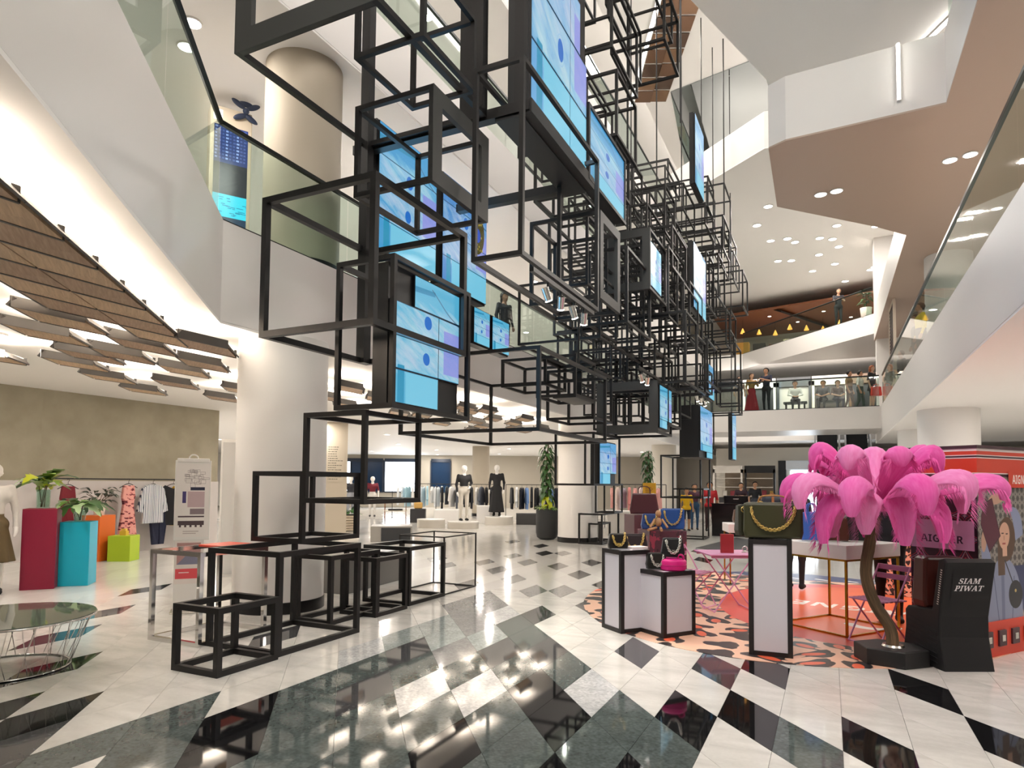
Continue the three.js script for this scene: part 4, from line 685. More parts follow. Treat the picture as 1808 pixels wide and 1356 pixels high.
{ const g = thing('tote', 'folded tan tote lying on the black display box', 'bag', [-15.0, 0.55, -22.4], 0.5); part(g, 'body', rb(0.34, 0.26, 0.16, 0.05, 0, 0.13, 0), std(0xcaa05a, 0.7)); part(g, 'handle', tube([[-0.1, 0.24, 0], [-0.06, 0.38, 0.02], [0.06, 0.38, 0.02], [0.1, 0.24, 0]], 0.01, 12), M.black); }
{ const g = thing('plant_crate', 'white slatted crate holding a leafy plant', 'plant', [-14.3, 0, -17.3], 0.7); for (let k = 0; k < 6; k++) part(g, 'slat', rb(0.62, 0.07, 0.62, 0.01, 0, 0.05 + k * 0.085, 0), std(0xd9cdb8, 0.7)); part(g, 'soil', bx(0.56, 0.02, 0.56, 0, 0.52, 0), M.soil); sprig(g, 26, leafC, [M.leaf, phy(0x4f8a44, 0.5)], 0.55, 0.5, 0.16, 0.2); }
single('wood_display_box', rb(0.4, 0.85, 0.5, 0.008, 0, 0.425, 0), std(0xcf9f63, 0.5), 'pale wooden upright box left of the plant crate', 'display', null, [-14.35, 0, -16.4], 0.7);
single('charcoal_display_box', rb(0.36, 0.5, 0.4, 0.008, 0, 0.25, 0), std(0x2f3032, 0.45), 'charcoal box in front of the wooden upright box', 'display', null, [-13.75, 0, -16.05], 0.7);
{ const g = thing('display_stand', 'two tier thin legged copper display stand', 'display', [-13.6, 0, -18.9], 0.6); for (const y of [0.62, 1.02]) part(g, 'shelf', rb(0.8, 0.025, 0.4, 0.006, 0, y, 0), std(0xe6dcc8, 0.4)); for (const [x, z] of [[-0.36, -0.17], [0.36, -0.17], [-0.36, 0.17], [0.36, 0.17]]) part(g, 'leg', rod([x, 0, z], [x, 1.02, z], 0.011), std(0xa4704e, 0.35, { metalness: 0.8 })); }
single('folded_clothes', rb(0.5, 0.05, 0.3, 0.02, 0, 0.025, 0), std(0x1f1e22, 0.9), 'folded black clothes on the upper stand shelf', 'clothes', null, [-13.6, 1.033, -18.9], 0.6);
single('folded_clothes', rb(0.5, 0.05, 0.3, 0.02, 0, 0.025, 0), std(0x26252a, 0.9), 'folded black clothes on the lower stand shelf', 'clothes', null, [-13.6, 0.633, -18.9], 0.6);
// tall plant in a dark planter
function tallPlant(x, z, h, label, s = 1) {
  const g = thing('potted_plant', label, 'plant', [x, 0, z]); g.scale.setScalar(s);
  part(g, 'planter', lathe([[0, 0.0], [0.2, 0], [0.29, 0.06], [0.32, 0.2], [0.32, 0.86], [0.29, 0.86], [0.28, 0.78], [0, 0.78]], 40), M.potDark); part(g, 'soil', cyl(0.28, 0.28, 0.02, 0, 0.79, 0), M.soil);
  part(g, 'stem', tube([[0, 0.78, 0], [0.03, 1.4, 0.02], [-0.03, 2.0, 0], [0.03, h, 0]], 0.022, 16), M.stem);
  for (let k = 0; k < 78; k++) { const t = Math.pow(k / 78, 0.9), a = k * 2.4, y = 1.0 + (h - 1.0) * t, m = part(g, 'leaf', leafC, k < 9 ? M.leafYellow : k % 5 ? M.leaf : phy(0x274a1e, 0.35)); m.rotation.order = 'YXZ'; m.rotation.set(0.35 - t * 0.5 + rr(-0.2, 0.2), a, rr(-0.3, 0.3)); m.position.set(Math.sin(a) * 0.03, y, Math.cos(a) * 0.03); m.scale.setScalar(k > 73 ? 0.8 : rr(0.85, 1.25)); }
  sprig(g, 26, leafB, [M.leafLight, M.leaf], 0.84, 0.5, 0.2, 0.06);
}
tallPlant(-7.4, -17.7, 2.75, 'tall leafy plant in dark grey planter beside the column');
tallPlant(-5.6, -22.3, 2.75, 'tall leafy plant behind the yellow sign', 1);
{ const g = thing('yellow_sign', 'yellow printed sign on a post before the plant', 'sign', [-5.3, 0, -21.3], 0.3); part(g, 'post', cyl(0.02, 0.02, 1.0, 0, 0.5, 0, 10), M.silver); part(g, 'board', rb(0.42, 0.75, 0.03, 0.006, 0, 1.28, 0), std(0xe0a92b, 0.5)); part(g, 'print', new THREE.PlaneGeometry(0.34, 0.5).translate(0, 1.3, 0.017), std(0xffffff, 0.5, { map: canvasTex(128, 192, (c, w, h) => { c.fillStyle = '#dfa62c'; c.fillRect(0, 0, w, h); c.fillStyle = '#8a5a12'; for (let k = 0; k < 9; k++) c.fillRect(14, 14 + k * 19, 40 + H2(k, 2) * 60, 8); }) })); }
{ const g = thing('display_table', 'white display table under the pink tops', 'table', [-5.7, 0, -20.3], 0.2); part(g, 'top', rb(1.5, 0.06, 0.8, 0.01, 0, 0.74, 0), M.white); part(g, 'pedestal', rb(1.3, 0.71, 0.6, 0.01, 0, 0.355, 0), std(0xd8d3cc, 0.5)); }

// ================================================================ HANDBAG POP-UP
const leopardTex = (w, h, cell, scaleRing, bg, spot, core, draw) => canvasTex(w, h, (c) => {
  c.fillStyle = bg; c.fillRect(0, 0, w, h);
  for (let y = -cell; y < h + cell; y += cell * 0.82) for (let x = -cell; x < w + cell; x += cell) {
    const i = Math.round(x / cell), j = Math.round(y / cell), px = x + (H2(i, j) - 0.5) * cell * 0.5 + (j & 1) * cell * 0.5, py = y + (H2(j, i + 9) - 0.5) * cell * 0.4, a = H2(i + 3, j) * 3.1, rx = cell * (0.34 + 0.16 * H2(i, j + 5)) * scaleRing, ry = cell * (0.22 + 0.1 * H2(i + 1, j)) * scaleRing;
    c.save(); c.translate(px, py); c.rotate(a); c.fillStyle = spot; c.beginPath(); for (let k = 0; k <= 18; k++) { const t = k / 18 * 6.283, q = 1 + 0.22 * Math.sin(t * 3 + i) + 0.1 * Math.sin(t * 5 + j); c.lineTo(Math.cos(t) * rx * q, Math.sin(t) * ry * q); } c.fill();
    if (H2(i * 3, j * 5) < 0.6) { c.fillStyle = core; c.beginPath(); c.ellipse(rx * 0.1, ry * 0.1, rx * 0.55, ry * 0.45, 0.2, 0, 7); c.fill(); c.fillStyle = bg; c.beginPath(); c.ellipse(rx * 0.9, 0, rx * 0.3, ry * 0.3, 0, 0, 7); c.fill(); }
    c.restore();
  }
  if (draw) draw(c);
});
{ // printed floor graphic; texture covers x -3.4..2.2, z -13.4..-6.2
  const X0 = -3.4, X1 = 2.2, Z0 = -13.4, Z1 = -6.2, W = 1434, Hh = 1843, U = x => (x - X0) / (X1 - X0) * W, Wy = z => (z - Z0) / (Z1 - Z0) * Hh;
  const tex = leopardTex(W, Hh, 112, 1.1, '#f2c0a4', '#2f2b2d', '#ee6a48', c => {
    c.fillStyle = '#e24a40'; c.beginPath(); c.ellipse(U(0.45), Wy(-9.75), 1.85 / 5.6 * W, 2.3 / 7.2 * Hh, 0, 0, 7); c.fill();
    c.fillStyle = '#f36a3c'; c.beginPath(); c.ellipse(U(0.6), Wy(-9.8), 1.6 / 5.6 * W, 2.0 / 7.2 * Hh, 0, 0, 7); c.fill();
    c.fillStyle = '#35406e'; c.beginPath(); c.ellipse(U(-0.2), Wy(-12.75), 1.9 / 5.6 * W, 0.45 / 7.2 * Hh, 0, 0, 7); c.fill();
    c.fillStyle = '#f4ece6'; for (let k = 0; k < 7; k++) { c.save(); c.translate(U(-1.5 + k * 0.45), Wy(-12.5)); c.rotate(0.5); c.fillRect(-30, -10, 60, 20); c.restore(); }
    c.save(); c.translate(U(0.05), Wy(-9.9)); c.rotate(Math.PI + 0.25); c.font = 'bold 118px sans-serif'; c.textAlign = 'center'; c.fillStyle = '#fbeee6'; c.fillText('AIGNER', 0, 30); c.restore();
    c.strokeStyle = '#fbf4ee'; c.lineWidth = 34; c.lineCap = 'round'; c.beginPath(); c.arc(U(0.42), Wy(-8.75), 62, 0.3, Math.PI - 0.3); c.stroke();
  });
  const pts = []; for (let k = 0; k < 72; k++) { const t = k / 72 * 6.283; pts.push([-0.6 + Math.cos(t) * 2.62, -9.8 + Math.sin(t) * 3.34]); }
  const g = plate(pts, 0.0005, 0.004), p = g.attributes.position, u = g.attributes.uv; for (let k = 0; k < p.count; k++) u.setXY(k, (p.getX(k) - X0) / (X1 - X0), 1 - (p.getZ(k) - Z0) / (Z1 - Z0));
  single('printed_floor_mat', g, std(0xffffff, 0.3, { map: tex }), 'oval leopard print floor mat with orange centre and lettering', 'mat');
}
const panelWhite = std(0xd3d0d9, 0.35), frameBlack = std(0x1d191a, 0.45);
function pedestal(x, z, s, h, turn, label) {
  const g = thing('framed_pedestal', label, 'pedestal', [x, 0, z], turn), t = 0.045, a = s / 2;
  for (const sx of [-1, 1]) for (const sz of [-1, 1]) part(g, 'corner_post', rb(t, h, t, 0.003, sx * (a - t / 2), h / 2, sz * (a - t / 2)), frameBlack);
  for (const y of [t / 2, h - t / 2]) for (const s2 of [-1, 1]) { part(g, 'rail', bx(s - 2 * t, t, t, 0, y, s2 * (a - t / 2)), frameBlack); part(g, 'rail', bx(t, t, s - 2 * t, s2 * (a - t / 2), y, 0), frameBlack); }
  for (const s2 of [-1, 1]) { part(g, 'panel', bx(s - 2 * t, h - 2 * t, 0.01, 0, h / 2, s2 * (a - 0.016)), panelWhite); part(g, 'panel', bx(0.01, h - 2 * t, s - 2 * t, s2 * (a - 0.016), h / 2, 0), panelWhite); }
  part(g, 'top_panel', bx(s - 2 * t + 0.004, 0.012, s - 2 * t + 0.004, 0, h - 0.006, 0), panelWhite); return g;
}
pedestal(-2.06, -7.2, 0.38, 0.883, 0.886, 'left black framed white pedestal with small black bag');
pedestal(-1.63, -7.24, 0.45, 0.682, 0.96, 'lowest black framed white pedestal with pink hatbox');
pedestal(-0.53, -6.87, 0.385, 1.089, 0.06, 'tallest black framed white pedestal with olive bags');
// ---------------------------------------------------------------- bags
function chainGeo(pts, n, r) { const cv = new THREE.CatmullRomCurve3(pts.map(p => V(...p))), out = []; for (let k = 0; k < n; k++) { const p = cv.getPointAt(k / (n - 1)), t = cv.getTangentAt(k / (n - 1)), g = new THREE.TorusGeometry(r, r * 0.4, 5, 10); g.scale(1, 1.35, 1); if (k % 2) g.rotateY(1.4); g.applyQuaternion(new THREE.Quaternion().setFromUnitVectors(V(0, 1, 0), t)); out.push(g.translate(p.x, p.y, p.z)); } return join(...out); }
// body outline narrows upwards; o: w,h,d, top width factor, chain metal, flap
function handbag(o, label, pos, turn, name = 'handbag', group) {
  const { w, h, d } = o, tw = (o.top ?? 0.8) * w, g = thing(name, label, 'bag', pos, turn, group), m = std(o.color, o.rough ?? 0.4);
  const prof = [[-w / 2 + 0.01, 0.012], [w / 2 - 0.01, 0.012], [w / 2, 0.05], [tw / 2, h * 0.98], [tw / 2 - 0.015, h], [-tw / 2 + 0.015, h], [-tw / 2, h * 0.98], [-w / 2, 0.05]];
  const b = cut(prof, d * 0.72, d * 0.13), p = b.attributes.position; for (let k = 0; k < p.count; k++) { const t = Math.max(0, Math.min(1, p.getY(k) / h)); p.setZ(k, p.getZ(k) * (1 - 0.45 * t * (o.pinch ?? 1))); } b.computeVertexNormals(); b.translate(0, d * 0.12, 0);
  part(g, 'body', b, m);
  if (o.flap) { const f = cut([[-tw / 2, 0], [tw / 2, 0], [tw / 2 * 0.94, -h * 0.5], [0, -h * 0.58], [-tw / 2 * 0.94, -h * 0.5]], 0.012, 0.006); f.rotateX(-0.14); part(g, 'flap', f, m, [0, h + 0.012, d * 0.34]); const c = part(g, 'clasp', rb(0.035, 0.03, 0.014, 0.006), o.metal || M.gold, [0, h * 0.5, d * 0.5]); }
  const top = h + d * 0.08;
  if (o.chain) { const mt = o.metal || M.gold; part(g, 'chain', chainGeo([[-tw * 0.4, top - 0.01, d * 0.2], [-tw * 0.41, top - h * 0.06, d * 0.46], [-tw * 0.36, top - h * 0.38, d * 0.58], [-tw * 0.2, top - h * 0.66, d * 0.64], [0, top - h * 0.74, d * 0.66], [tw * 0.2, top - h * 0.64, d * 0.64], [tw * 0.36, top - h * 0.34, d * 0.58], [tw * 0.42, top - h * 0.02, d * 0.44], [tw * 0.46, top + o.chain * 0.5, d * 0.2], [tw * 0.5, top - h * 0.1, 0]], o.links || 26, o.link || 0.012), mt); }
  if (o.handles) for (const s of [-1, 1]) part(g, 'handle', tube([[-tw * 0.28, top - 0.03, s * d * 0.25], [-tw * 0.24, top + o.handles * 0.8, s * d * 0.28], [0, top + o.handles, s * d * 0.3], [tw * 0.24, top + o.handles * 0.8, s * d * 0.28], [tw * 0.28, top - 0.03, s * d * 0.25]], o.hr || 0.008, 24), o.handleMat || m);
  if (o.rings) for (const s of [-1, 1]) part(g, 'ring', new THREE.TorusGeometry(0.026, 0.007, 8, 20).translate(s * tw * 0.4, top - 0.02, d * 0.3), o.metal || M.gold);
  return g;
}
const yaw = 0.25;
handbag({ w: 0.48, h: 0.3, d: 0.2, top: 0.98, color: 0x3b3b22, rough: 0.38, chain: 0.05, rings: 1, links: 44, link: 0.013, pinch: 0.5, handles: 0.1, handleMat: std(0xa8763c, 0.5) }, 'large olive leather bag with gold chain on the tallest pedestal', [-0.5, 1.089, -6.8], 0.1);
handbag({ w: 0.34, h: 0.28, d: 0.16, top: 0.95, color: 0x2b2b1c, rough: 0.4, chain: 0.05, rings: 1, links: 34, link: 0.012 }, 'smaller dark olive bag behind the large olive one', [-0.68, 1.089, -7.0], 0.5);
handbag({ w: 0.2, h: 0.15, d: 0.1, color: 0x15130f, flap: 1, chain: 0.05, metal: M.gold, links: 26, link: 0.011 }, 'small black flap bag with gold chain on the left pedestal', [-2.12, 0.883, -7.1], 0.55);
single('book', rb(0.2, 0.03, 0.15, 0.003, 0, 0.015, 0), std(0xe9dcdc, 0.5), 'flat pale book beside the small black bag', 'book', null, [-1.95, 0.883, -7.25], 0.886);
{ const g = thing('hatbox', 'round hot pink hatbox cushion on the lowest pedestal', 'box', [-1.54, 0.682, -7.2]); part(g, 'drum', lathe([[0, 0], [0.12, 0], [0.145, 0.02], [0.145, 0.1], [0.12, 0.125], [0, 0.13]], 40), std(0xd9147e, 0.5)); part(g, 'tie', new THREE.TorusGeometry(0.03, 0.012, 8, 16).translate(0.09, 0.14, 0.02), std(0xc41070, 0.5)); part(g, 'seam', new THREE.TorusGeometry(0.146, 0.004, 6, 40).rotateX(Math.PI / 2).translate(0, 0.06, 0), std(0xb40d66, 0.5)); }
handbag({ w: 0.22, h: 0.19, d: 0.11, color: 0x121216, flap: 1, chain: 0.06, metal: M.silver, links: 28, link: 0.012 }, 'black bag with silver chain standing on the pink hatbox', [-1.54, 0.812, -7.2], 0.35);
handbag({ w: 0.2, h: 0.16, d: 0.1, color: 0x16130f, flap: 1, chain: 0.05, metal: M.silver, links: 26, link: 0.011 }, 'black bag with jewelled clasp in front of the pink hatbox', [-1.7, 0.682, -7.13], 0.5);
// wine coloured plinths behind
const wine = std(0xffffff, 0.4, { map: dataTex(256, 256, (u, v) => { const n = fbm(u * 9, v * 9, 3), m = fbm(u * 14 + 4, v * 14, 2); return n > 0.56 ? [150, 60, 78] : m > 0.52 ? [58, 40, 46] : [84, 50, 60]; }) });
single('patterned_plinth', boxUp(0.55, 0.95, 0.5), wine, 'wine patterned plinth holding two blue bags', 'plinth', null, [-2.2, 0, -9.55], 0.6);
single('patterned_plinth', boxUp(0.5, 1.12, 0.5), std(0x5d3a40, 0.35), 'dark wine plinth behind the blue bags', 'plinth', null, [-2.7, 0, -10.5], 0.6);
handbag({ w: 0.24, h: 0.2, d: 0.12, color: 0x1c3f7c, flap: 1, chain: 0.05, links: 26, link: 0.012 }, 'small blue flap bag on the wine patterned plinth', [-2.35, 0.95, -9.5], 0.4);
handbag({ w: 0.3, h: 0.27, d: 0.15, top: 0.95, color: 0x1d4c92, chain: 0.05, links: 30, link: 0.012, pinch: 0.5 }, 'bright blue bag with gold chain standing higher', [-2.06, 0.95, -9.62], 0.3);
handbag({ w: 0.42, h: 0.3, d: 0.16, top: 0.8, color: 0x4a1c24, handles: 0.14, pinch: 0.6 }, 'large maroon tote behind the blue bags', [-2.7, 1.12, -10.5], 0.3);
handbag({ w: 0.3, h: 0.22, d: 0.14, top: 0.85, color: 0x2a1d22, flap: 1, chain: 0.06, links: 30, link: 0.012 }, 'black flap bag on the small stool behind left pedestal', [-2.25, 0.72, -8.25], 0.4);
single('small_stool', boxUp(0.4, 0.72, 0.4), std(0x3a2327, 0.4), 'dark wine stool block behind the left pedestal', 'plinth', null, [-2.25, 0, -8.25], 0.7);
{ const g = thing('wooden_doll', 'small jointed wooden figure sitting among the blue bags', 'figurine', [-2.2, 0.95, -9.35], 0.3), wd = std(0xb58a62, 0.6); part(g, 'torso', sph(0.05, 0, 0.12, 0, 0.9, 1.3, 0.8), wd); part(g, 'head', sph(0.045, 0, 0.24, 0, 0.9, 1.1, 1), wd); for (const s of [-1, 1]) { part(g, 'arm', rod([s * 0.05, 0.16, 0], [s * 0.12, 0.05, 0.1], 0.016), wd); part(g, 'leg', rod([s * 0.03, 0.04, 0.02], [s * 0.09 - 0.06, 0.02, 0.2], 0.02), wd); } }
// pink folding furniture
const pink = std(0xd894bb, 0.4), pinkDark = std(0xb56c92, 0.4);
{
  const g = thing('folding_table', 'pink folding bistro table with a red book', 'table', [-1.22, 0, -8.95], 0.5);
  part(g, 'table_top', rb(0.66, 0.02, 0.62, 0.006, 0, 0.725, 0), pink); part(g, 'apron', join(bx(0.6, 0.03, 0.02, 0, 0.7, 0.28), bx(0.6, 0.03, 0.02, 0, 0.7, -0.28)), pink);
  for (const s of [-1, 1]) { part(g, 'leg', rod([-0.26, 0.01, s * 0.26], [0.24, 0.7, s * 0.25], 0.009), pink); part(g, 'leg', rod([0.26, 0.01, s * 0.24], [-0.24, 0.7, s * 0.23], 0.009), pink); } for (const s of [-1, 1]) part(g, 'stretcher', rod([s * 0.26, 0.02, -0.26], [s * 0.26, 0.02, 0.26], 0.008), pink);
}
function foldingChair(pos, turn, label) {
  const g = thing('folding_chair', label, 'chair', pos, turn);
  for (let k = 0; k < 6; k++) part(g, 'seat_slat', rb(0.38, 0.014, 0.045, 0.004, 0, 0.45, -0.16 + k * 0.064), pink);
  for (let k = 0; k < 2; k++) part(g, 'back_slat', rb(0.38, 0.055, 0.014, 0.004, 0, 0.67 + k * 0.09, -0.23 - k * 0.02), pinkDark);
  for (const s of [-1, 1]) { part(g, 'leg', rod([s * 0.18, 0.78, -0.25], [s * 0.18, 0.01, 0.2], 0.009), pink); part(g, 'leg', rod([s * 0.16, 0.45, 0.16], [s * 0.16, 0.01, -0.24], 0.009), pink); } part(g, 'stretcher', rod([-0.18, 0.02, 0.2], [0.18, 0.02, 0.2], 0.008), pink);
}
foldingChair([-1.62, 0, -9.0], 1.3, 'pink slatted folding chair left of the pink table');
foldingChair([0.42, 0, -7.75], -0.75 + Math.PI * 0.0, 'pink slatted folding chair behind the tree trunk');
{ const g = thing('book', 'red hardback book standing on the pink table', 'book', [-1.2, 0.735, -8.85], 0.45); part(g, 'cover', rb(0.16, 0.24, 0.05, 0.003, 0, 0.12, 0), std(0x9c2b2f, 0.5)); part(g, 'pages', bx(0.15, 0.228, 0.04, 0.007, 0.12, 0), std(0xe9cfcf, 0.8)); }
{ const g = thing('desk_clip', 'small silver ornament on the pink table', 'ornament', [-1.0, 0.735, -9.0], 0.2); part(g, 'loop', new THREE.TorusGeometry(0.03, 0.008, 6, 16).translate(0, 0.05, 0), M.silver); part(g, 'foot', rb(0.08, 0.012, 0.05, 0.004, 0, 0.006, 0), M.silver); }
// gold framed display table
{
  const g = thing('gold_table', 'white topped display table on thin gold legs', 'table', [0.06, 0, -8.5], 0.95);
  part(g, 'box_top', rb(0.96, 0.15, 0.9, 0.006, 0, 0.895, 0), std(0xe8e2de, 0.35)); part(g, 'frame_top', join(bx(0.94, 0.022, 0.022, 0, 0.81, 0.43), bx(0.94, 0.022, 0.022, 0, 0.81, -0.43), bx(0.022, 0.022, 0.88, 0.46, 0.81, 0), bx(0.022, 0.022, 0.88, -0.46, 0.81, 0)), M.brass);
  for (const sx of [-1, 1]) for (const sz of [-1, 1]) part(g, 'leg', bx(0.022, 0.82, 0.022, sx * 0.46, 0.41, sz * 0.43), M.brass); part(g, 'frame_bottom', join(bx(0.94, 0.022, 0.022, 0, 0.011, 0.43), bx(0.94, 0.022, 0.022, 0, 0.011, -0.43), bx(0.022, 0.022, 0.88, 0.46, 0.011, 0), bx(0.022, 0.022, 0.88, -0.46, 0.011, 0)), M.brass);
}
handbag({ w: 0.22, h: 0.3, d: 0.13, top: 0.7, color: 0x3a66b8, handles: 0.12, rough: 0.45 }, 'blue tote on the white gold legged table', [-0.2, 0.97, -8.35], 0.3);
handbag({ w: 0.22, h: 0.24, d: 0.12, top: 0.85, color: 0x4a2414, handles: 0.08 }, 'brown bag beside the blue tote', [0.06, 0.97, -8.4], 0.2);
handbag({ w: 0.24, h: 0.26, d: 0.12, top: 0.8, color: 0x1d2422, handles: 0.1 }, 'dark green bag at the right of the white table', [0.26, 0.97, -8.55], 0.2);
{ // second white table behind with an apothecary of bags
  const g = thing('display_table', 'white table with dark base behind the tallest pedestal', 'table', [-1.2, 0, -11.6], 0.3); part(g, 'top', rb(0.8, 0.14, 0.6, 0.006, 0, 0.9, 0), std(0xe8e0de, 0.35)); for (const sx of [-1, 1]) for (const sz of [-1, 1]) part(g, 'leg', bx(0.022, 0.83, 0.022, sx * 0.37, 0.415, sz * 0.27), M.brass);
  handbag({ w: 0.22, h: 0.2, d: 0.12, color: 0x5b3a26, chain: 0.04, links: 22, handles: 0.1 }, 'brown bucket bag on the rear white table', [-1.35, 0.97, -11.55], 0.4);
  handbag({ w: 0.22, h: 0.24, d: 0.12, color: 0x1b1a1c, chain: 0.06, links: 24, handles: 0.12, handleMat: M.gold }, 'black bag with gold handles on the rear white table', [-1.05, 0.97, -11.65], 0.3);
  const n = thing('backpack', 'navy backpack with tan strap behind the olive bags', 'bag', [-1.05, 0.93, -14.2], 0.2); part(n, 'body', rb(0.42, 0.46, 0.2, 0.09, 0, 0.23, 0), std(0x1c2233, 0.6)); part(n, 'strap', rb(0.05, 0.42, 0.02, 0.008, 0, 0.24, 0.11), std(0xa4673a, 0.5)); part(n, 'grip', new THREE.TorusGeometry(0.05, 0.01, 6, 16, Math.PI).translate(0, 0.46, 0), std(0xa4673a, 0.5));
  single('black_plinth', boxUp(0.6, 0.93, 0.5), std(0x19191a, 0.35), 'black plinth under the navy backpack', 'plinth', null, [-1.05, 0, -14.2], 0.2);
}
// giant shopping bags
function paperBag(w, h, d, mat, pos, turn, label, name) {
  const g = thing(name, label, 'bag', pos, turn), side = [[-d / 2, 0], [d / 2, 0], [d / 2, h], [-d / 2, h]];
  for (const s of [-1, 1]) part(g, 'broad_face', bx(w, h, 0.012, 0, h / 2, s * d / 2), mat);
  for (const s of [-1, 1]) { part(g, 'gusset', bx(0.012, h, d / 2, s * (w / 2 - 0.012), h / 2, d / 4 - 0.003, 0).rotateY(0), mat, [0, 0, 0], [0, 0, 0]); part(g, 'gusset', bx(0.012, h, d / 2, s * (w / 2 - 0.012), h / 2, -d / 4 + 0.003), mat); }
  part(g, 'bottom', bx(w, 0.012, d, 0, 0.006, 0), mat);
  for (const s of [-1, 1]) part(g, 'cord_handle', tube([[-w * 0.2, h, s * d / 2], [-w * 0.18, h + 0.12, s * d / 2], [0, h + 0.19, s * d / 2], [w * 0.18, h + 0.12, s * d / 2], [w * 0.2, h, s * d / 2]], 0.01, 20), M.black);
  return g;
}
paperBag(0.46, 0.95, 0.34, std(0xffffff, 0.4, { map: leopardTex(384, 768, 74, 1.05, '#f3b49a', '#30282a', '#ee7a4c') }), [0.92, 0, -11.4], -0.35, 'giant leopard print shopping bag on the orange mat', 'shopping_bag');

// ---------------------------------------------------------------- orange kiosk with poster
const ethnic = (c, w, h, pal, s) => { c.fillStyle = pal[0]; c.fillRect(0, 0, w, h); for (let y = 0; y < h; y += s) for (let x = 0; x < w; x += s) { const cx = x + s / 2, cy = y + s / 2; for (let r = s * 0.68, k = 1; r > 5; r -= s * 0.09, k++) { c.strokeStyle = pal[k % pal.length]; c.lineWidth = s * 0.05; c.beginPath(); c.moveTo(cx, cy - r); c.bezierCurveTo(cx + r * 0.3, cy - r * 0.3, cx + r * 0.3, cy - r * 0.3, cx + r, cy); c.bezierCurveTo(cx + r * 0.3, cy + r * 0.3, cx + r * 0.3, cy + r * 0.3, cx, cy + r); c.bezierCurveTo(cx - r * 0.3, cy + r * 0.3, cx - r * 0.3, cy + r * 0.3, cx - r, cy); c.bezierCurveTo(cx - r * 0.3, cy - r * 0.3, cx - r * 0.3, cy - r * 0.3, cx, cy - r); c.stroke(); } } };
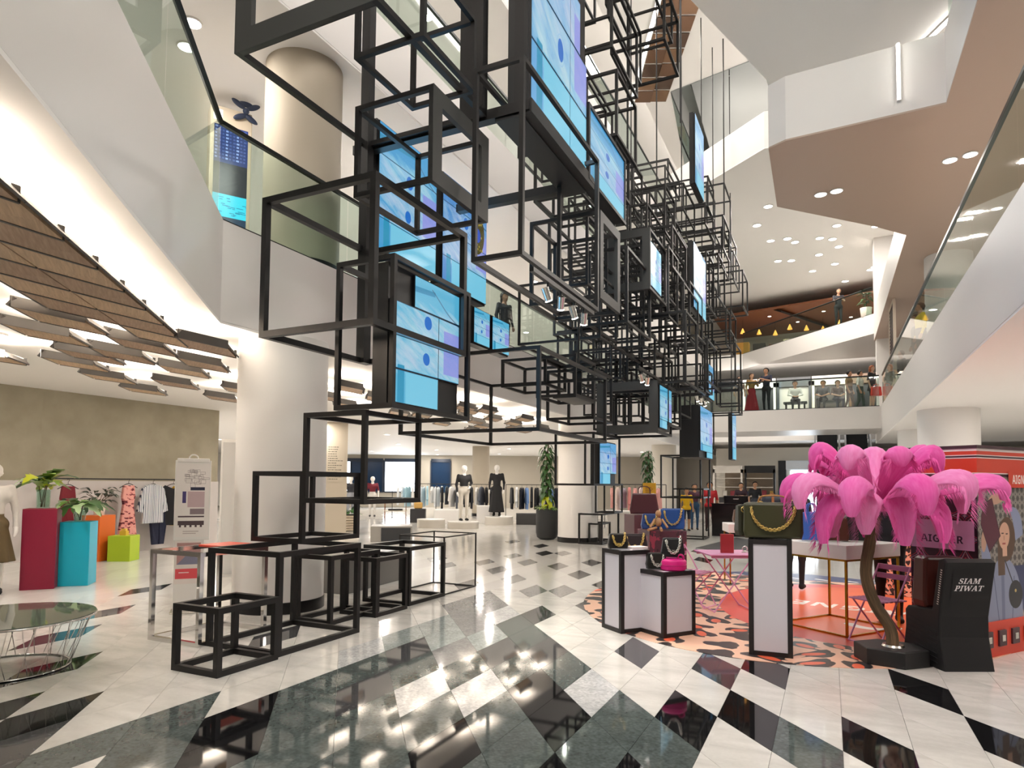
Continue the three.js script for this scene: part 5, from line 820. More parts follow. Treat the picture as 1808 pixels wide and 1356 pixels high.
{
  const K = thing('kiosk', 'orange banded kiosk with patterned sides and fashion poster', 'kiosk', [1.24, 0, -7.5], 0), e1 = [-0.81, -0.587], e2 = [0.587, -0.81], Lw = 0.62, Rw = 1.5;
  const P = (a, b) => [e1[0] * a + e2[0] * b, e1[1] * a + e2[1] * b];
  const out = [P(0, 0), P(Lw, 0), P(Lw, Rw), P(0, Rw)];
  part(K, 'core', plate(out, 0.01, 1.9), std(0x3a2a2e, 0.5));
  const grow = q => [P(-q, -q), P(Lw + q, -q), P(Lw + q, Rw + q), P(-q, Rw + q)];
  const red = std(0xd8432c, 0.45), dk = std(0x43222c, 0.45), wh = std(0xe9d9d6, 0.45);
  part(K, 'crown_band', plate(grow(0.03), 1.97, 2.0), dk); part(K, 'crown_band', plate(grow(0.022), 1.945, 1.97), wh); part(K, 'crown_band', plate(grow(0.02), 1.91, 1.945), red); part(K, 'crown_band', plate(grow(0.022), 1.902, 1.91), wh); part(K, 'crown_band', plate(grow(0.021), 1.885, 1.902), dk); part(K, 'crown_band', plate(grow(0.022), 1.876, 1.885), wh); part(K, 'crown_band', plate(grow(0.02), 1.74, 1.876), red); part(K, 'crown_band', plate(grow(0.022), 1.73, 1.74), wh); part(K, 'crown_band', plate(grow(0.02), 1.705, 1.73), dk); part(K, 'crown_band', plate(grow(0.015), 1.66, 1.705), std(0xb5a59a, 0.5));
  part(K, 'plinth_band', plate(grow(0.02), 0.0, 0.33), red);
  const face = (a, b, c, d, y0, y1, mat, name, off = 0.006) => { const A = P(a, b), B = P(c, d), w = Math.hypot(B[0] - A[0], B[1] - A[1]), q = new THREE.PlaneGeometry(w, y1 - y0), ang = -Math.atan2(B[1] - A[1], B[0] - A[0]); q.rotateY(ang); const nx = Math.sin(ang), nz = Math.cos(ang); q.translate((A[0] + B[0]) / 2 + nx * off, (y0 + y1) / 2, (A[1] + B[1]) / 2 + nz * off); return part(K, name, q, mat); };
  face(Lw, 0, 0, 0, 0.33, 1.66, std(0xffffff, 0.45, { map: canvasTex(384, 768, (c, w, h) => ethnic(c, w, h, ['#3a1c2c', '#a8384c', '#2a2440', '#b08a94', '#6a2a3c'], 128)) }), 'patterned_face');
  face(0, 0, 0, Rw, 0.33, 1.66, std(0xffffff, 0.45, { map: canvasTex(1024, 900, (c, w, h) => {
    ethnic(c, w, h, ['#55504e', '#cbc3b8', '#3c3a40', '#8f8a86', '#b8b09c'], 56);
    c.fillStyle = '#3a4066'; c.fillRect(0, h * 0.62, w, h * 0.38); c.strokeStyle = '#b7a58c'; c.lineWidth = 9; for (let k = 1; k < 5; k++) { c.beginPath(); c.arc(w * 0.36, h * 1.02, k * 44, Math.PI, 0); c.stroke(); c.beginPath(); c.arc(w * 0.8, h * 1.02, k * 44, Math.PI, 0); c.stroke(); }
    c.save(); c.translate(-36, -10); c.scale(1.42, 1.22);
    // a woman in a grey blue coat holding a wine bag up beside her head
    c.fillStyle = '#8b92ad'; c.beginPath(); c.moveTo(90, 900); c.bezierCurveTo(70, 640, 120, 470, 190, 430); c.lineTo(250, 420); c.bezierCurveTo(330, 430, 380, 520, 400, 660); c.lineTo(410, 900); c.fill();
    c.fillStyle = '#6f7794'; c.fillRect(215, 470, 26, 430); c.strokeStyle = '#565e7c'; c.lineWidth = 6; c.beginPath(); c.moveTo(150, 500); c.lineTo(190, 760); c.moveTo(330, 520); c.lineTo(300, 800); c.stroke();
    c.fillStyle = '#8f98b8'; c.beginPath(); c.moveTo(60, 540); c.lineTo(50, 360); c.lineTo(110, 330); c.lineTo(150, 500); c.fill(); c.beginPath(); c.moveTo(300, 150); c.bezierCurveTo(380, 130, 420, 200, 420, 300); c.lineTo(350, 330); c.lineTo(330, 220); c.fill();
    c.fillStyle = '#5e4636'; c.beginPath(); c.ellipse(268, 320, 78, 120, 0.1, 0, 7); c.fill(); c.fillRect(190, 330, 60, 180);
    c.fillStyle = '#d9ab92'; c.beginPath(); c.ellipse(250, 300, 48, 72, 0.12, 0, 7); c.fill(); c.fillRect(232, 350, 40, 60); c.fillStyle = '#caa08a'; c.beginPath(); c.ellipse(190, 100, 70, 30, -0.2, 0, 7); c.fill(); c.beginPath(); c.ellipse(75, 320, 22, 60, 0.1, 0, 7); c.fill();
    c.fillStyle = '#3d2a22'; c.fillRect(226, 284, 20, 6); c.fillRect(264, 288, 18, 6); c.fillStyle = '#a8504c'; c.fillRect(232, 338, 28, 9); c.fillStyle = '#bb8a74'; c.fillRect(244, 300, 8, 24);
    c.fillStyle = '#5b2538'; c.beginPath(); c.moveTo(70, 130); c.lineTo(150, 100); c.lineTo(215, 300); c.lineTo(120, 380); c.lineTo(50, 230); c.fill(); c.strokeStyle = '#3d1826'; c.lineWidth = 5; c.stroke();
    c.fillStyle = '#2a2a30'; c.beginPath(); c.ellipse(340, 620, 62, 76, 0, 0, 7); c.fill(); c.strokeStyle = '#2a2a30'; c.lineWidth = 8; c.beginPath(); c.moveTo(250, 430); c.lineTo(330, 580); c.stroke(); c.fillStyle = '#c8ad6a'; c.beginPath(); c.arc(340, 600, 9, 0, 7); c.fill(); c.restore();
  }) }), 'poster_face');
  for (let k = 0; k < 6; k++) { const t = 0.1 + k * 0.24; const A = P(-0.028, t), fr = part(K, 'studded_square', rb(0.13, 0.15, 0.02, 0.004), std(0x4a2a30, 0.4), [A[0], 0.17, A[1]], [0, Math.atan2(e2[1], -e2[0]) + Math.PI, 0]); part(fr, 'silver_square', rb(0.055, 0.06, 0.012, 0.004, 0, 0, 0.012), M.silver); part(fr, 'silver_square', rb(0.055, 0.06, 0.012, 0.004, 0, 0, -0.012), M.silver); }
  const nameTex = canvasTex(512, 256, (c, w, h) => { c.fillStyle = '#d59cc4'; c.fillRect(0, 0, w, h); c.fillStyle = '#3a1f3a'; c.font = 'bold 92px sans-serif'; c.textAlign = 'center'; c.fillText('AIGNER', w / 2, 200); c.lineWidth = 16; c.strokeStyle = '#3a1f3a'; c.beginPath(); c.moveTo(w / 2 - 30, 40); c.lineTo(w / 2 - 44, 105); c.moveTo(w / 2 + 30, 40); c.lineTo(w / 2 + 44, 105); c.stroke(); });
  face(Lw - 0.02, 0, 0.01, 0, 1.0, 1.28, std(0xffffff, 0.5, { map: nameTex }), 'name_board', 0.03); face(0, 0.52, 0, 1.0, 1.6, 1.76, std(0xffffff, 0.45, { map: canvasTex(512, 128, (c, w, h) => { c.fillStyle = '#d8432c'; c.fillRect(0, 0, w, h); c.fillStyle = '#f4e6e0'; c.font = 'bold 96px sans-serif'; c.textAlign = 'center'; c.fillText('AIGNER', w / 2, 98); }) }), 'name_plate', 0.032);
}
// ---------------------------------------------------------------- black covered chair
{
  const g = thing('covered_chair', 'banquet chair in black stretch cover with white lettering', 'chair', [0.95, 0, -7.2], -2.66), blk = std(0x111013, 0.7), w = 0.42;
  // side outline: x forward, y up
  const side = [[-0.26, 0], [-0.2, 0.28], [-0.2, 0.46], [-0.3, 0.94], [-0.27, 0.96], [-0.23, 0.95], [-0.13, 0.5], [0.22, 0.47], [0.25, 0.44], [0.25, 0.28], [0.3, 0], [0.26, 0], [0.06, 0.05], [-0.16, 0]];
  const c = cut(side, w, 0.015); c.rotateY(-Math.PI / 2); part(g, 'cover', c, blk);
  part(g, 'seat_pleats', join(...Array.from({ length: 8 }, (_, k) => bar([w / 2 + 0.014, 0.4 - k * 0.045, 0.24], [w / 2 + 0.014, 0.33 - k * 0.04, -0.18], 0.012, 0.006))), std(0x1b1a1f, 0.8));
  const txt = canvasTex(256, 256, (q, W, Hh) => { q.fillStyle = '#111013'; q.fillRect(0, 0, W, Hh); q.fillStyle = '#e6dfe0'; q.font = 'italic bold 62px serif'; q.textAlign = 'center'; q.fillText('SIAM', W / 2, 110); q.fillText('PIWAT', W / 2, 170); });
  part(g, 'lettering', new THREE.PlaneGeometry(0.3, 0.28).rotateY(Math.PI).rotateX(-0.2).translate(0, 0.74, -0.278), std(0xffffff, 0.7, { map: txt }));
  part(g, 'side_print', new THREE.PlaneGeometry(0.03, 0.34).rotateY(Math.PI / 2).rotateX(-0.2).translate(w / 2 + 0.018, 0.72, -0.23), std(0xffffff, 0.7, { map: canvasTex(32, 256, (q) => { q.fillStyle = '#111013'; q.fillRect(0, 0, 32, 256); q.fillStyle = '#cfc7be'; for (let k = 0; k < 16; k++) q.fillRect(4, 6 + k * 15.5, 24, 7); }) }));
}
handbag({ w: 0.36, h: 0.42, d: 0.2, top: 0.9, color: 0x4a1f18, rough: 0.35, pinch: 0.35 }, 'tall dark brown leather bag leaning on the black chair', [0.9, 0.49, -7.27], 0.48, 'leather_bag');
// ---------------------------------------------------------------- pink feather tree
{
  const g = thing('feather_tree', 'ornamental tree with hot pink ostrich feather crown', 'tree', [0.48, 0, -7.0]);
  const oct = []; for (let k = 0; k < 6; k++) { const t = k / 6 * 6.283 + 0.2; oct.push([Math.cos(t) * 0.29, Math.sin(t) * 0.25]); } part(g, 'base', plate(oct, 0.012, 0.14, 0.012), std(0x1d1c1c, 0.5));
  const tr = tube([[0.02, 0.1, 0.02], [0.0, 0.3, 0.0], [-0.12, 0.52, 0.03], [-0.19, 0.78, 0.05], [-0.16, 1.05, 0.03], [-0.1, 1.32, 0.02]], 0.05, 40, 12), p = tr.attributes.position; for (let k = 0; k < p.count; k++) { const y = p.getY(k), n = 0.012 * (fbm(p.getX(k) * 60 + 9, y * 22, 3) - 0.45); p.setXYZ(k, p.getX(k) * (1 + n * 3) + n, y, p.getZ(k) + n * 1.4); } tr.computeVertexNormals();
  part(g, 'trunk', tr, std(0xffffff, 0.9, { map: dataTex(64, 256, (u, v) => { const n = fbm(u * 10, v * 40, 4); return [70 + n * 70, 60 + n * 50, 46 + n * 34]; }) }));
  part(g, 'collar', cyl(0.1, 0.085, 0.03, 0.02, 0.155, 0.02), M.silver);
  const feather = (az, len, rise, drop, wid, base) => { // a plume that arcs out and droops, with soft ragged barbs
    const N = 22, K = 18, pos = [], idx = [], uv = [], ca = Math.cos(az), sa = Math.sin(az), sp = t => { const out = len * (0.72 * Math.sin(t * 2.0) + 0.3 * t), y = base + rise * Math.sin(Math.min(1, t * 1.3) * Math.PI * 0.5) - drop * Math.pow(Math.max(0, t - 0.4) / 0.6, 1.8); return [out, y]; };
    for (let i = 0; i <= N; i++) { const t = i / N, [o, y] = sp(t), [o2, y2] = sp(Math.min(1, t + 0.02)), [o0, y0] = sp(Math.max(0, t - 0.02)), tl = Math.hypot(o2 - o0, y2 - y0) || 1, tx = (o2 - o0) / tl, ty = (y2 - y0) / tl, wv = wid * Math.pow(Math.sin(Math.PI * Math.min(0.985, 0.06 + t * 0.93)), 0.4) * (0.3 + 0.7 * Math.min(1, t * 2.0));
      for (let k = 0; k < K; k++) { const a = k / K * 6.283, f = 1 + 0.09 * (H2(i * 7 + k * 3, (az * 100) | 0) - 0.5), lat = Math.cos(a) * wv * f, ver = Math.sin(a) * wv * 0.42 * f - Math.cos(a) * Math.cos(a) * wv * 0.45; const X = o - ty * ver, Y = y + tx * ver; pos.push(X * ca - lat * sa, Y, X * sa + lat * ca); uv.push(k / K, t); } }
    for (let i = 0; i < N; i++) for (let k = 0; k < K; k++) { const a = i * K + k, b = i * K + (k + 1) % K; idx.push(a, a + K, b, b, a + K, b + K); }
    // loose barbs along the sides
    for (let q = 0; q < 240; q++) { const t = 0.2 + 0.8 * H2(q, (az * 90) | 0), [o, y] = sp(t), s = H2(q, 5) < 0.5 ? -1 : 1, w0 = wid * 0.6 * s, l = wid * rr(0.85, 1.16), b = pos.length / 3, dr = rr(0.03, 0.09); for (const [dx, dy, dl] of [[-0.004, -wid * 0.16, w0], [0.004, -wid * 0.16, w0], [0.03, -dr - wid * 0.3, l * s]]) { const X = o + dx; pos.push(X * ca - dl * sa, y + dy - 0.02, X * sa + dl * ca); uv.push(0.5, t); } idx.push(b, b + 1, b + 2); }
    const G = new THREE.BufferGeometry(); G.setAttribute('position', new THREE.Float32BufferAttribute(pos, 3)); G.setAttribute('uv', new THREE.Float32BufferAttribute(uv, 2)); G.setIndex(idx); G.computeVertexNormals(); return G;
  };
  const barb = (c) => phy(0xffffff, 0.95, { map: dataTex(128, 128, (u, v) => { const n = fbm(u * 60, v * 14, 3), k = (n - 0.45) * 46; return [c[0] + k * 0.3, c[1] + k, c[2] + k * 0.7]; }), sheen: 1, sheenColor: new THREE.Color(0xff9ad6), sheenRoughness: 0.6, transmission: 0.12 });
  const mats = [barb([246, 118, 194]), barb([250, 150, 210]), barb([242, 100, 184])];
  let q = 0; const put = (...a) => part(g, 'feather', feather(...a).translate(-0.1, 0, 0.02), mats[q++ % 3]);
  for (let k = 0; k < 11; k++) put(k / 11 * 6.283 + 0.1, rr(0.74, 1.0), rr(0.3, 0.38), rr(0.22, 0.4), rr(0.12, 0.15), 1.38);
  for (let k = 0; k < 9; k++) put(k / 9 * 6.283 + 0.4, rr(0.45, 0.62), rr(0.1, 0.18), rr(0.34, 0.46), rr(0.12, 0.15), 1.38);
  for (let k = 0; k < 7; k++) put(k / 7 * 6.283 + 0.25, rr(0.42, 0.6), rr(0.52, 0.62), rr(0.16, 0.28), rr(0.14, 0.165), 1.42);
  for (let k = 0; k < 12; k++) part(g, 'quill', rod([-0.1, 1.3, 0.02], [-0.1 + Math.cos(k * 0.52) * 0.12, 1.42 + (k % 3) * 0.03, 0.02 + Math.sin(k * 0.52) * 0.12], 0.006, 5), std(0x3a2a24, 0.8));
}

// ================================================================ PEOPLE ON THE GROUND FLOOR
const walk = { legR: [[0.09, 0.93, 0], [0.1, 0.52, 0.1], [0.1, 0.08, 0.12]], legL: [[-0.09, 0.93, 0], [-0.1, 0.5, -0.02], [-0.1, 0.1, -0.18]] };
person({ height: 1.69, skin: 0xb07c5c, top: 0xb01c24, bottom: 0x3a2426, shoe: 0x161212, hair: 0x15110f, hem: 0.9, ...walk }, 'man in red polo shirt and dark trousers walking', [-3.65, 0, -22.9], 0.25);
person({ height: 1.48, skin: 0xb98a66, top: 0xe2b414, bottom: 0x1e2438, shoe: 0x222222, hair: 0x18130f, bare: true, hem: 0.86 }, 'boy in yellow T-shirt and dark shorts', [-4.5, 0, -23.3], 0.5);
person({ height: 1.62, skin: 0xc09070, top: 0x4a2438, bottom: 0x24486a, shoe: 0x222222, hair: 0x1d1512, longHair: 0.22, armR: [[0.19, 1.42, 0], [0.24, 1.16, 0.08], [0.2, 1.1, 0.3]] }, 'woman in plum top and jeans behind the boy', [-4.35, 0, -24.0], 0.3);
person({ height: 1.66, skin: 0xc09a80, top: 0x141318, bottom: 0x131216, shoe: 0x0e0e0e, hair: 0x17110e, longHair: 0.1, sleeve: true }, 'shop assistant in black behind the pink feathers', [-0.5, 0, -11.2], 2.9);
person({ height: 1.7, skin: 0xc09a80, top: 0x15141a, bottom: 0x111014, shoe: 0x0e0e0e, hair: 0x17110e, sleeve: true }, 'person in black standing behind the tree trunk', [0.62, 0, -9.0], 0.1);
person({ height: 1.68, skin: 0xb78a6c, top: 0x2a1220, bottom: 0x2a2a30, shoe: 0x151515, hair: 0x1a1412, armR: [[0.19, 1.42, 0], [0.25, 1.18, 0.05], [0.02, 1.16, 0.22]], armL: [[-0.19, 1.42, 0], [-0.25, 1.18, 0.05], [-0.02, 1.2, 0.2]], sleeve: false }, 'person in dark plum shirt with folded arms far behind', [-3.3, 0, -28.5], 0.2);
person({ height: 1.74, skin: 0xb78a6c, top: 0x16171d, bottom: 0x30343e, shoe: 0x151515, hair: 0x1a1412 }, 'person in black printed T-shirt in the far hall', [-2.85, 0, -29.5], 0.3);
// black counter and mat
{ const g = thing('black_counter', 'glossy black reception counter with black box on top', 'counter', [-2.75, 0, -22.0], 0.12); part(g, 'body', rb(1.35, 1.0, 0.7, 0.006, 0, 0.5, 0), std(0x0c0c0e, 0.12)); part(g, 'counter_top', rb(1.4, 0.03, 0.74, 0.004, 0, 1.015, 0), std(0x0a0a0b, 0.1)); part(g, 'raised_box', rb(0.72, 0.24, 0.4, 0.006, 0.05, 1.15, 0.05), std(0x0d0d0f, 0.15)); part(g, 'emblem', rb(0.16, 0.03, 0.006, 0.002, 0.05, 1.17, 0.253), M.silver); }
single('entrance_mat', plate([[-3.1, -17.2], [-1.6, -16.0], [-1.3, -19.4], [-2.6, -21.2]], 0.001, 0.006), std(0x19191c, 0.6), 'dark grey mat on the floor before the counter', 'mat');
// far shops beyond the bridge on the ground floor
{
  const g = structGroup('wall_shopfront');
  part(g, 'panel', span(-6, 2, 0, 3.75, -40.2, -40), M.cream); part(g, 'portal', span(-2.2, 0.2, 2.5, 3.0, -40.0, -39.6), std(0xd9dee4, 0.4));
  part(g, 'lit_opening', new THREE.PlaneGeometry(2.2, 2.4).translate(-0.9, 1.25, -39.98), std(0xffffff, 1, { emissive: 0xdcecf8, emissiveIntensity: 1.1 }));
  part(g, 'shop_window', new THREE.PlaneGeometry(2.6, 2.4).translate(-4.2, 1.3, -39.98), std(0x8f7f6c, 0.2)); part(g, 'dark_pier', span(-2.6, -2.2, 0, 3.0, -40, -39.7), std(0x24262b, 0.4));
  areaLight(2.2, 2.4, [-0.9, 1.3, -39.9], [-0.9, 1, -30], 3, 0xe6f2ff);
}
for (let k = 0; k < 8; k++) { const x = -5.4 + k * 0.42; single('cosmetic_shelf_item', rb(0.24, 0.3 + 0.15 * H2(k, 3), 0.2, 0.02, 0, 0.2, 0), std([0xd8d2c8, 0x8d2f3a, 0xc9a04a, 0x3a4a6a][k % 4], 0.4), ['cream', 'red', 'amber', 'blue'][k % 4] + ' carton ' + ['on the left of the far shop shelf', 'on the right of the far shop shelf'][k < 4 ? 0 : 1], 'carton', null, [x, 0.92, -39.2]); }
single('far_shelf', boxUp(3.6, 0.92, 0.6), std(0x2b2a2c, 0.4), 'dark far shop counter carrying cartons', 'counter', null, [-3.9, 0, -39.2]);
// escalator
function escalator(x, z, y0, y1, run, turn, label) {
  const g = thing('escalator', label, 'escalator', [x, y0, z], turn), h = y1 - y0, n = 20;
  for (let k = 0; k < n; k++) part(g, 'step', bx(0.9, h / n, run / n + 0.02, 0, h * (k + 0.5) / n, -run * (k + 0.5) / n), std(0x1f2124, 0.4, { metalness: 0.5 }));
  for (const s of [-1, 1]) { const q = cut([[0.3, 0], [0.3, 0.95], [-run, h + 0.95], [-run, h - 0.25], [-0.3, -0.0]].map(([a, b]) => [a, b]), 0.02); q.rotateY(-Math.PI / 2); part(g, 'side_panel', q, std(0x8f9396, 0.3, { metalness: 0.4 }), [s * 0.52, 0, 0]); part(g, 'handrail', bar([s * 0.52, 0.97, 0.3], [s * 0.52, h + 0.97, -run], 0.07), M.black); }
}
escalator(-0.1, -31.3, 0, 4.6, 5.85, 0.0, 'left far escalator rising behind the pink feathers'); escalator(1.2, -31.3, 0, 4.6, 5.85, 0.0, 'right far escalator rising beside the white pier');
// ================================================================ THE BRIDGE AND THE UPPER LEVELS
const Y1 = L1[1], seat = { hip: 0.55, legR: [[0.09, 0.93, 0], [0.12, 0.5, 0.42], [0.12, 0.08, 0.4]], legL: [[-0.09, 0.93, 0], [-0.12, 0.5, 0.42], [-0.12, 0.08, 0.4]], armR: [[0.19, 1.42, 0], [0.27, 1.16, 0.1], [0.1, 1.08, 0.3]], armL: [[-0.19, 1.42, 0], [-0.27, 1.16, 0.1], [-0.1, 1.08, 0.3]] };
person({ height: 1.6, skin: 0xc49a7c, top: 0x8a6a3a, bottom: 0x8a1424, shoe: 0x3a1a1a, hair: 0x3a2418, longHair: 0.2, skirt: [1.0, 0.06, 0.15, 0.33], armR: [[0.19, 1.42, 0], [0.27, 1.2, 0.05], [0.2, 1.36, 0.2]] }, 'woman in long dark red skirt on the bridge', [-2.86, Y1, -28.6], 0.6);
person({ height: 1.5, skin: 0xd0a890, top: 0xd8b8ae, bottom: 0xcbb0a8, shoe: 0x6a5a52, hair: 0x2a1a14 }, 'child in pale clothes beside the woman in red skirt', [-3.35, Y1, -28.6], 0.4);
person({ height: 1.8, skin: 0xb98c70, top: 0x20243a, bottom: 0x14161e, shoe: 0x0f0f0f, hair: 0x15110f, armR: [[0.19, 1.42, 0], [0.25, 1.2, 0.1], [0.0, 1.28, 0.24]], armL: [[-0.19, 1.42, 0], [-0.25, 1.18, 0.08], [-0.05, 1.2, 0.26]] }, 'man in navy shirt leaning at the bridge balustrade', [-2.3, Y1, -28.7], -0.4);
const bench = (x, z, label) => { const g = thing('bench', label, 'bench', [x, Y1, z]); part(g, 'seat', rb(0.9, 0.08, 0.5, 0.02, 0, 0.42, 0), std(0x3a3f3e, 0.6)); for (const s of [-1, 1]) part(g, 'leg', bx(0.06, 0.38, 0.4, s * 0.35, 0.19, 0), M.black); };
bench(-1.25, -29.5, 'dark bench under the seated man in white shirt'); bench(0.0, -29.5, 'dark bench under the seated pair on the bridge');
person({ ...seat, height: 1.7, skin: 0xc09070, top: 0xe9e7e2, bottom: 0x2a2a30, shoe: 0x151515, hair: 0x15110f, sleeve: true }, 'man in white shirt sitting on the bridge', [-1.25, Y1 - 0.01, -29.42], 0.1);
person({ ...seat, height: 1.65, skin: 0xc09070, top: 0x30363a, bottom: 0x24282e, shoe: 0x151515, hair: 0x201510, longHair: 0.12 }, 'seated woman in dark grey top on the bridge', [-0.2, Y1 - 0.01, -29.42], -0.2);
person({ ...seat, height: 1.6, skin: 0xc8a088, top: 0x5a4a44, bottom: 0x2a3040, shoe: 0x151515, hair: 0x2a1a12, longHair: 0.1, lean: 0.15 }, 'seated girl bending forward on the bridge', [0.3, Y1 - 0.01, -29.42], 0.3);
person({ height: 1.68, skin: 0xb98c70, top: 0x8a6c50, bottom: 0x4a3a2e, shoe: 0x151515, hair: 0x15110f, ...walk }, 'person in brown walking on the bridge', [0.75, Y1, -29.9], 1.2);
person({ height: 1.7, skin: 0xb98c70, top: 0xd8d4cc, bottom: 0x3a4a44, shoe: 0x151515, hair: 0x15110f, ...walk }, 'person in white top walking on the bridge', [1.15, Y1, -30.2], 1.3);
person({ height: 1.62, skin: 0xc8a088, top: 0x1c1c20, bottom: 0x1c1c20, shoe: 0x151515, hair: 0x8a4a28, longHair: 0.24, bare: true, skirt: [1.0, 0.7, 0.15, 0.2] }, 'red haired woman in short black dress on the bridge', [1.5, Y1, -28.6], 1.0);
handbag({ w: 0.34, h: 0.32, d: 0.16, top: 0.9, color: 0xd8321e, handles: 0.12 }, 'bright red bag held by the woman in black dress', [1.62, Y1 + 0.42, -28.3], 0.4);
person({ height: 1.74, skin: 0xb98c70, top: 0x34382e, bottom: 0x22262a, shoe: 0x151515, hair: 0x15110f }, 'man in olive shirt behind the right hand glass', [2.3, Y1, -26.5], -1.2);
person({ height: 1.7, skin: 0xb98c70, top: 0xe0c81e, bottom: 0x2c3038, shoe: 0x151515, hair: 0x15110f, sleeve: true }, 'person in bright yellow behind the right hand glass', [2.15, Y1, -19.6], -1.4);
person({ height: 1.72, skin: 0xb98c70, top: 0x1c2420, bottom: 0x16181c, shoe: 0x151515, hair: 0x15110f, sleeve: true }, 'person in dark green next to the yellow one', [2.2, Y1, -21.0], -1.4);
person({ height: 1.78, skin: 0xb98c70, top: 0x23232a, bottom: 0x1a1b20, shoe: 0x101010, hair: 0x15110f, armR: [[0.19, 1.42, 0], [0.22, 1.18, 0.1], [0.1, 1.2, 0.28]], armL: [[-0.19, 1.42, 0], [-0.22, 1.18, 0.1], [-0.1, 1.2, 0.28]], nod: 0.05 }, 'man in dark clothes leaning at the second level edge', [0.45, L2[1], -33.55], 0.3);
person({ height: 1.7, skin: 0x8a6a58, top: 0x1a1c24, bottom: 0x15161a, shoe: 0x101010, hair: 0x100d0c, longHair: 0.1, sleeve: true }, 'dark silhouette of a person at the left glass', [-7.2, Y1, -14.4], 1.2);
person({ ...seat, height: 1.66, skin: 0x8a6a58, top: 0x20304a, bottom: 0x15161a, shoe: 0x101010, hair: 0x100d0c }, 'seated figure behind the left glass by the lit counter', [-7.5, Y1 - 0.02, -13.2], 1.2);
{ const g = thing('bar_counter', 'white bar counter with blue light strip behind the left glass', 'counter', [-7.6, Y1, -11.4]); part(g, 'body', rb(0.8, 0.86, 3.2, 0.02, 0, 0.43, 0), std(0xc9dde6, 0.3)); part(g, 'counter_top', rb(0.9, 0.04, 3.3, 0.01, 0, 0.9, 0), std(0xe4eaec, 0.25)); part(g, 'light_strip', bx(0.02, 0.04, 3.0, 0.41, 0.85, 0), std(0xffffff, 1, { emissive: 0x5cb6ff, emissiveIntensity: 4 })); areaLight(3.0, 0.06, [-7.17, Y1 + 0.85, -11.4], [-6, Y1 + 0.2, -11.4], 30, 0x5cb6ff); }
single('counter_stool', join(cyl(0.18, 0.18, 0.06, 0, 0.42, 0), cyl(0.02, 0.02, 0.4, 0, 0.2, 0), cyl(0.16, 0.16, 0.02, 0, 0.01, 0)), M.black, 'round black stool under the seated figure', 'stool', null, [-7.5, Y1, -13.2]);
// digital totem on the left upper level
{
  const g = thing('digital_totem', 'tall beige digital totem screen behind the corner glass', 'screen', [-8.6, Y1, -7.3], 1.02);
  part(g, 'body', rb(0.62, 2.9, 0.3, 0.02, 0, 1.45, 0), std(0xc9bca8, 0.5));
  part(g, 'display', new THREE.PlaneGeometry(0.5, 2.0).translate(0, 1.6, 0.153), std(0x000000, 0.2, { emissive: 0xffffff, emissiveIntensity: 0.9, emissiveMap: canvasTex(256, 1024, (c, w, h) => { c.fillStyle = '#2b3a6e'; c.fillRect(0, 0, w, h * 0.3); for (let k = 0; k < 90; k++) { c.fillStyle = k % 3 ? '#4a5a94' : '#93a4d8'; c.fillRect(8 + (k % 9) * 27, 10 + Math.floor(k / 9) * 28, 14 + H2(k, 1) * 8, 14); } c.fillStyle = '#2a2c33'; c.fillRect(0, h * 0.3, w, h * 0.25); c.fillStyle = '#39c4dc'; c.fillRect(0, h * 0.55, w, h * 0.18); c.fillStyle = '#1c7ea0'; for (let k = 0; k < 24; k++) c.fillRect(H2(k, 2) * w, h * 0.56 + H2(k, 3) * h * 0.15, 20 + H2(k, 4) * 40, 6); c.fillStyle = '#26384e'; c.fillRect(0, h * 0.73, w, h * 0.27); }) }));
  part(g, 'lit_notice', new THREE.PlaneGeometry(0.13, 0.17).translate(-0.2, 2.75, 0.154), std(0xffffff, 0.5, { emissive: 0xffffff, emissiveIntensity: 0.8 })); part(g, 'notice_mark', join(new THREE.PlaneGeometry(0.035, 0.03).translate(-0.2, 2.79, 0.1565), new THREE.PlaneGeometry(0.05, 0.02).translate(-0.19, 2.71, 0.1565)), M.black);
  part(g, 'bow', join(...[[0.14, 0.1, 0.5], [-0.14, 0.1, -0.5], [0.1, -0.1, -0.5], [-0.1, -0.1, 0.5], [0, 0.12, 0]].map(([x, y, r]) => sph(0.09, 0, 0, 0, 1.3, 0.5, 0.3).rotateZ(r).translate(0.2 + x * 0.8, 2.9 + y, 0.18)), sph(0.05, 0.2, 2.9, 0.2)), std(0x24304a, 0.5)); part(g, 'lower_emblem', new THREE.PlaneGeometry(0.26, 0.09).translate(-0.05, 0.42, 0.153), std(0x2a2a2a, 0.6)); part(g, 'slot', bx(0.05, 0.12, 0.01, 0.22, 0.46, 0.152), std(0x77756f, 0.5));
}
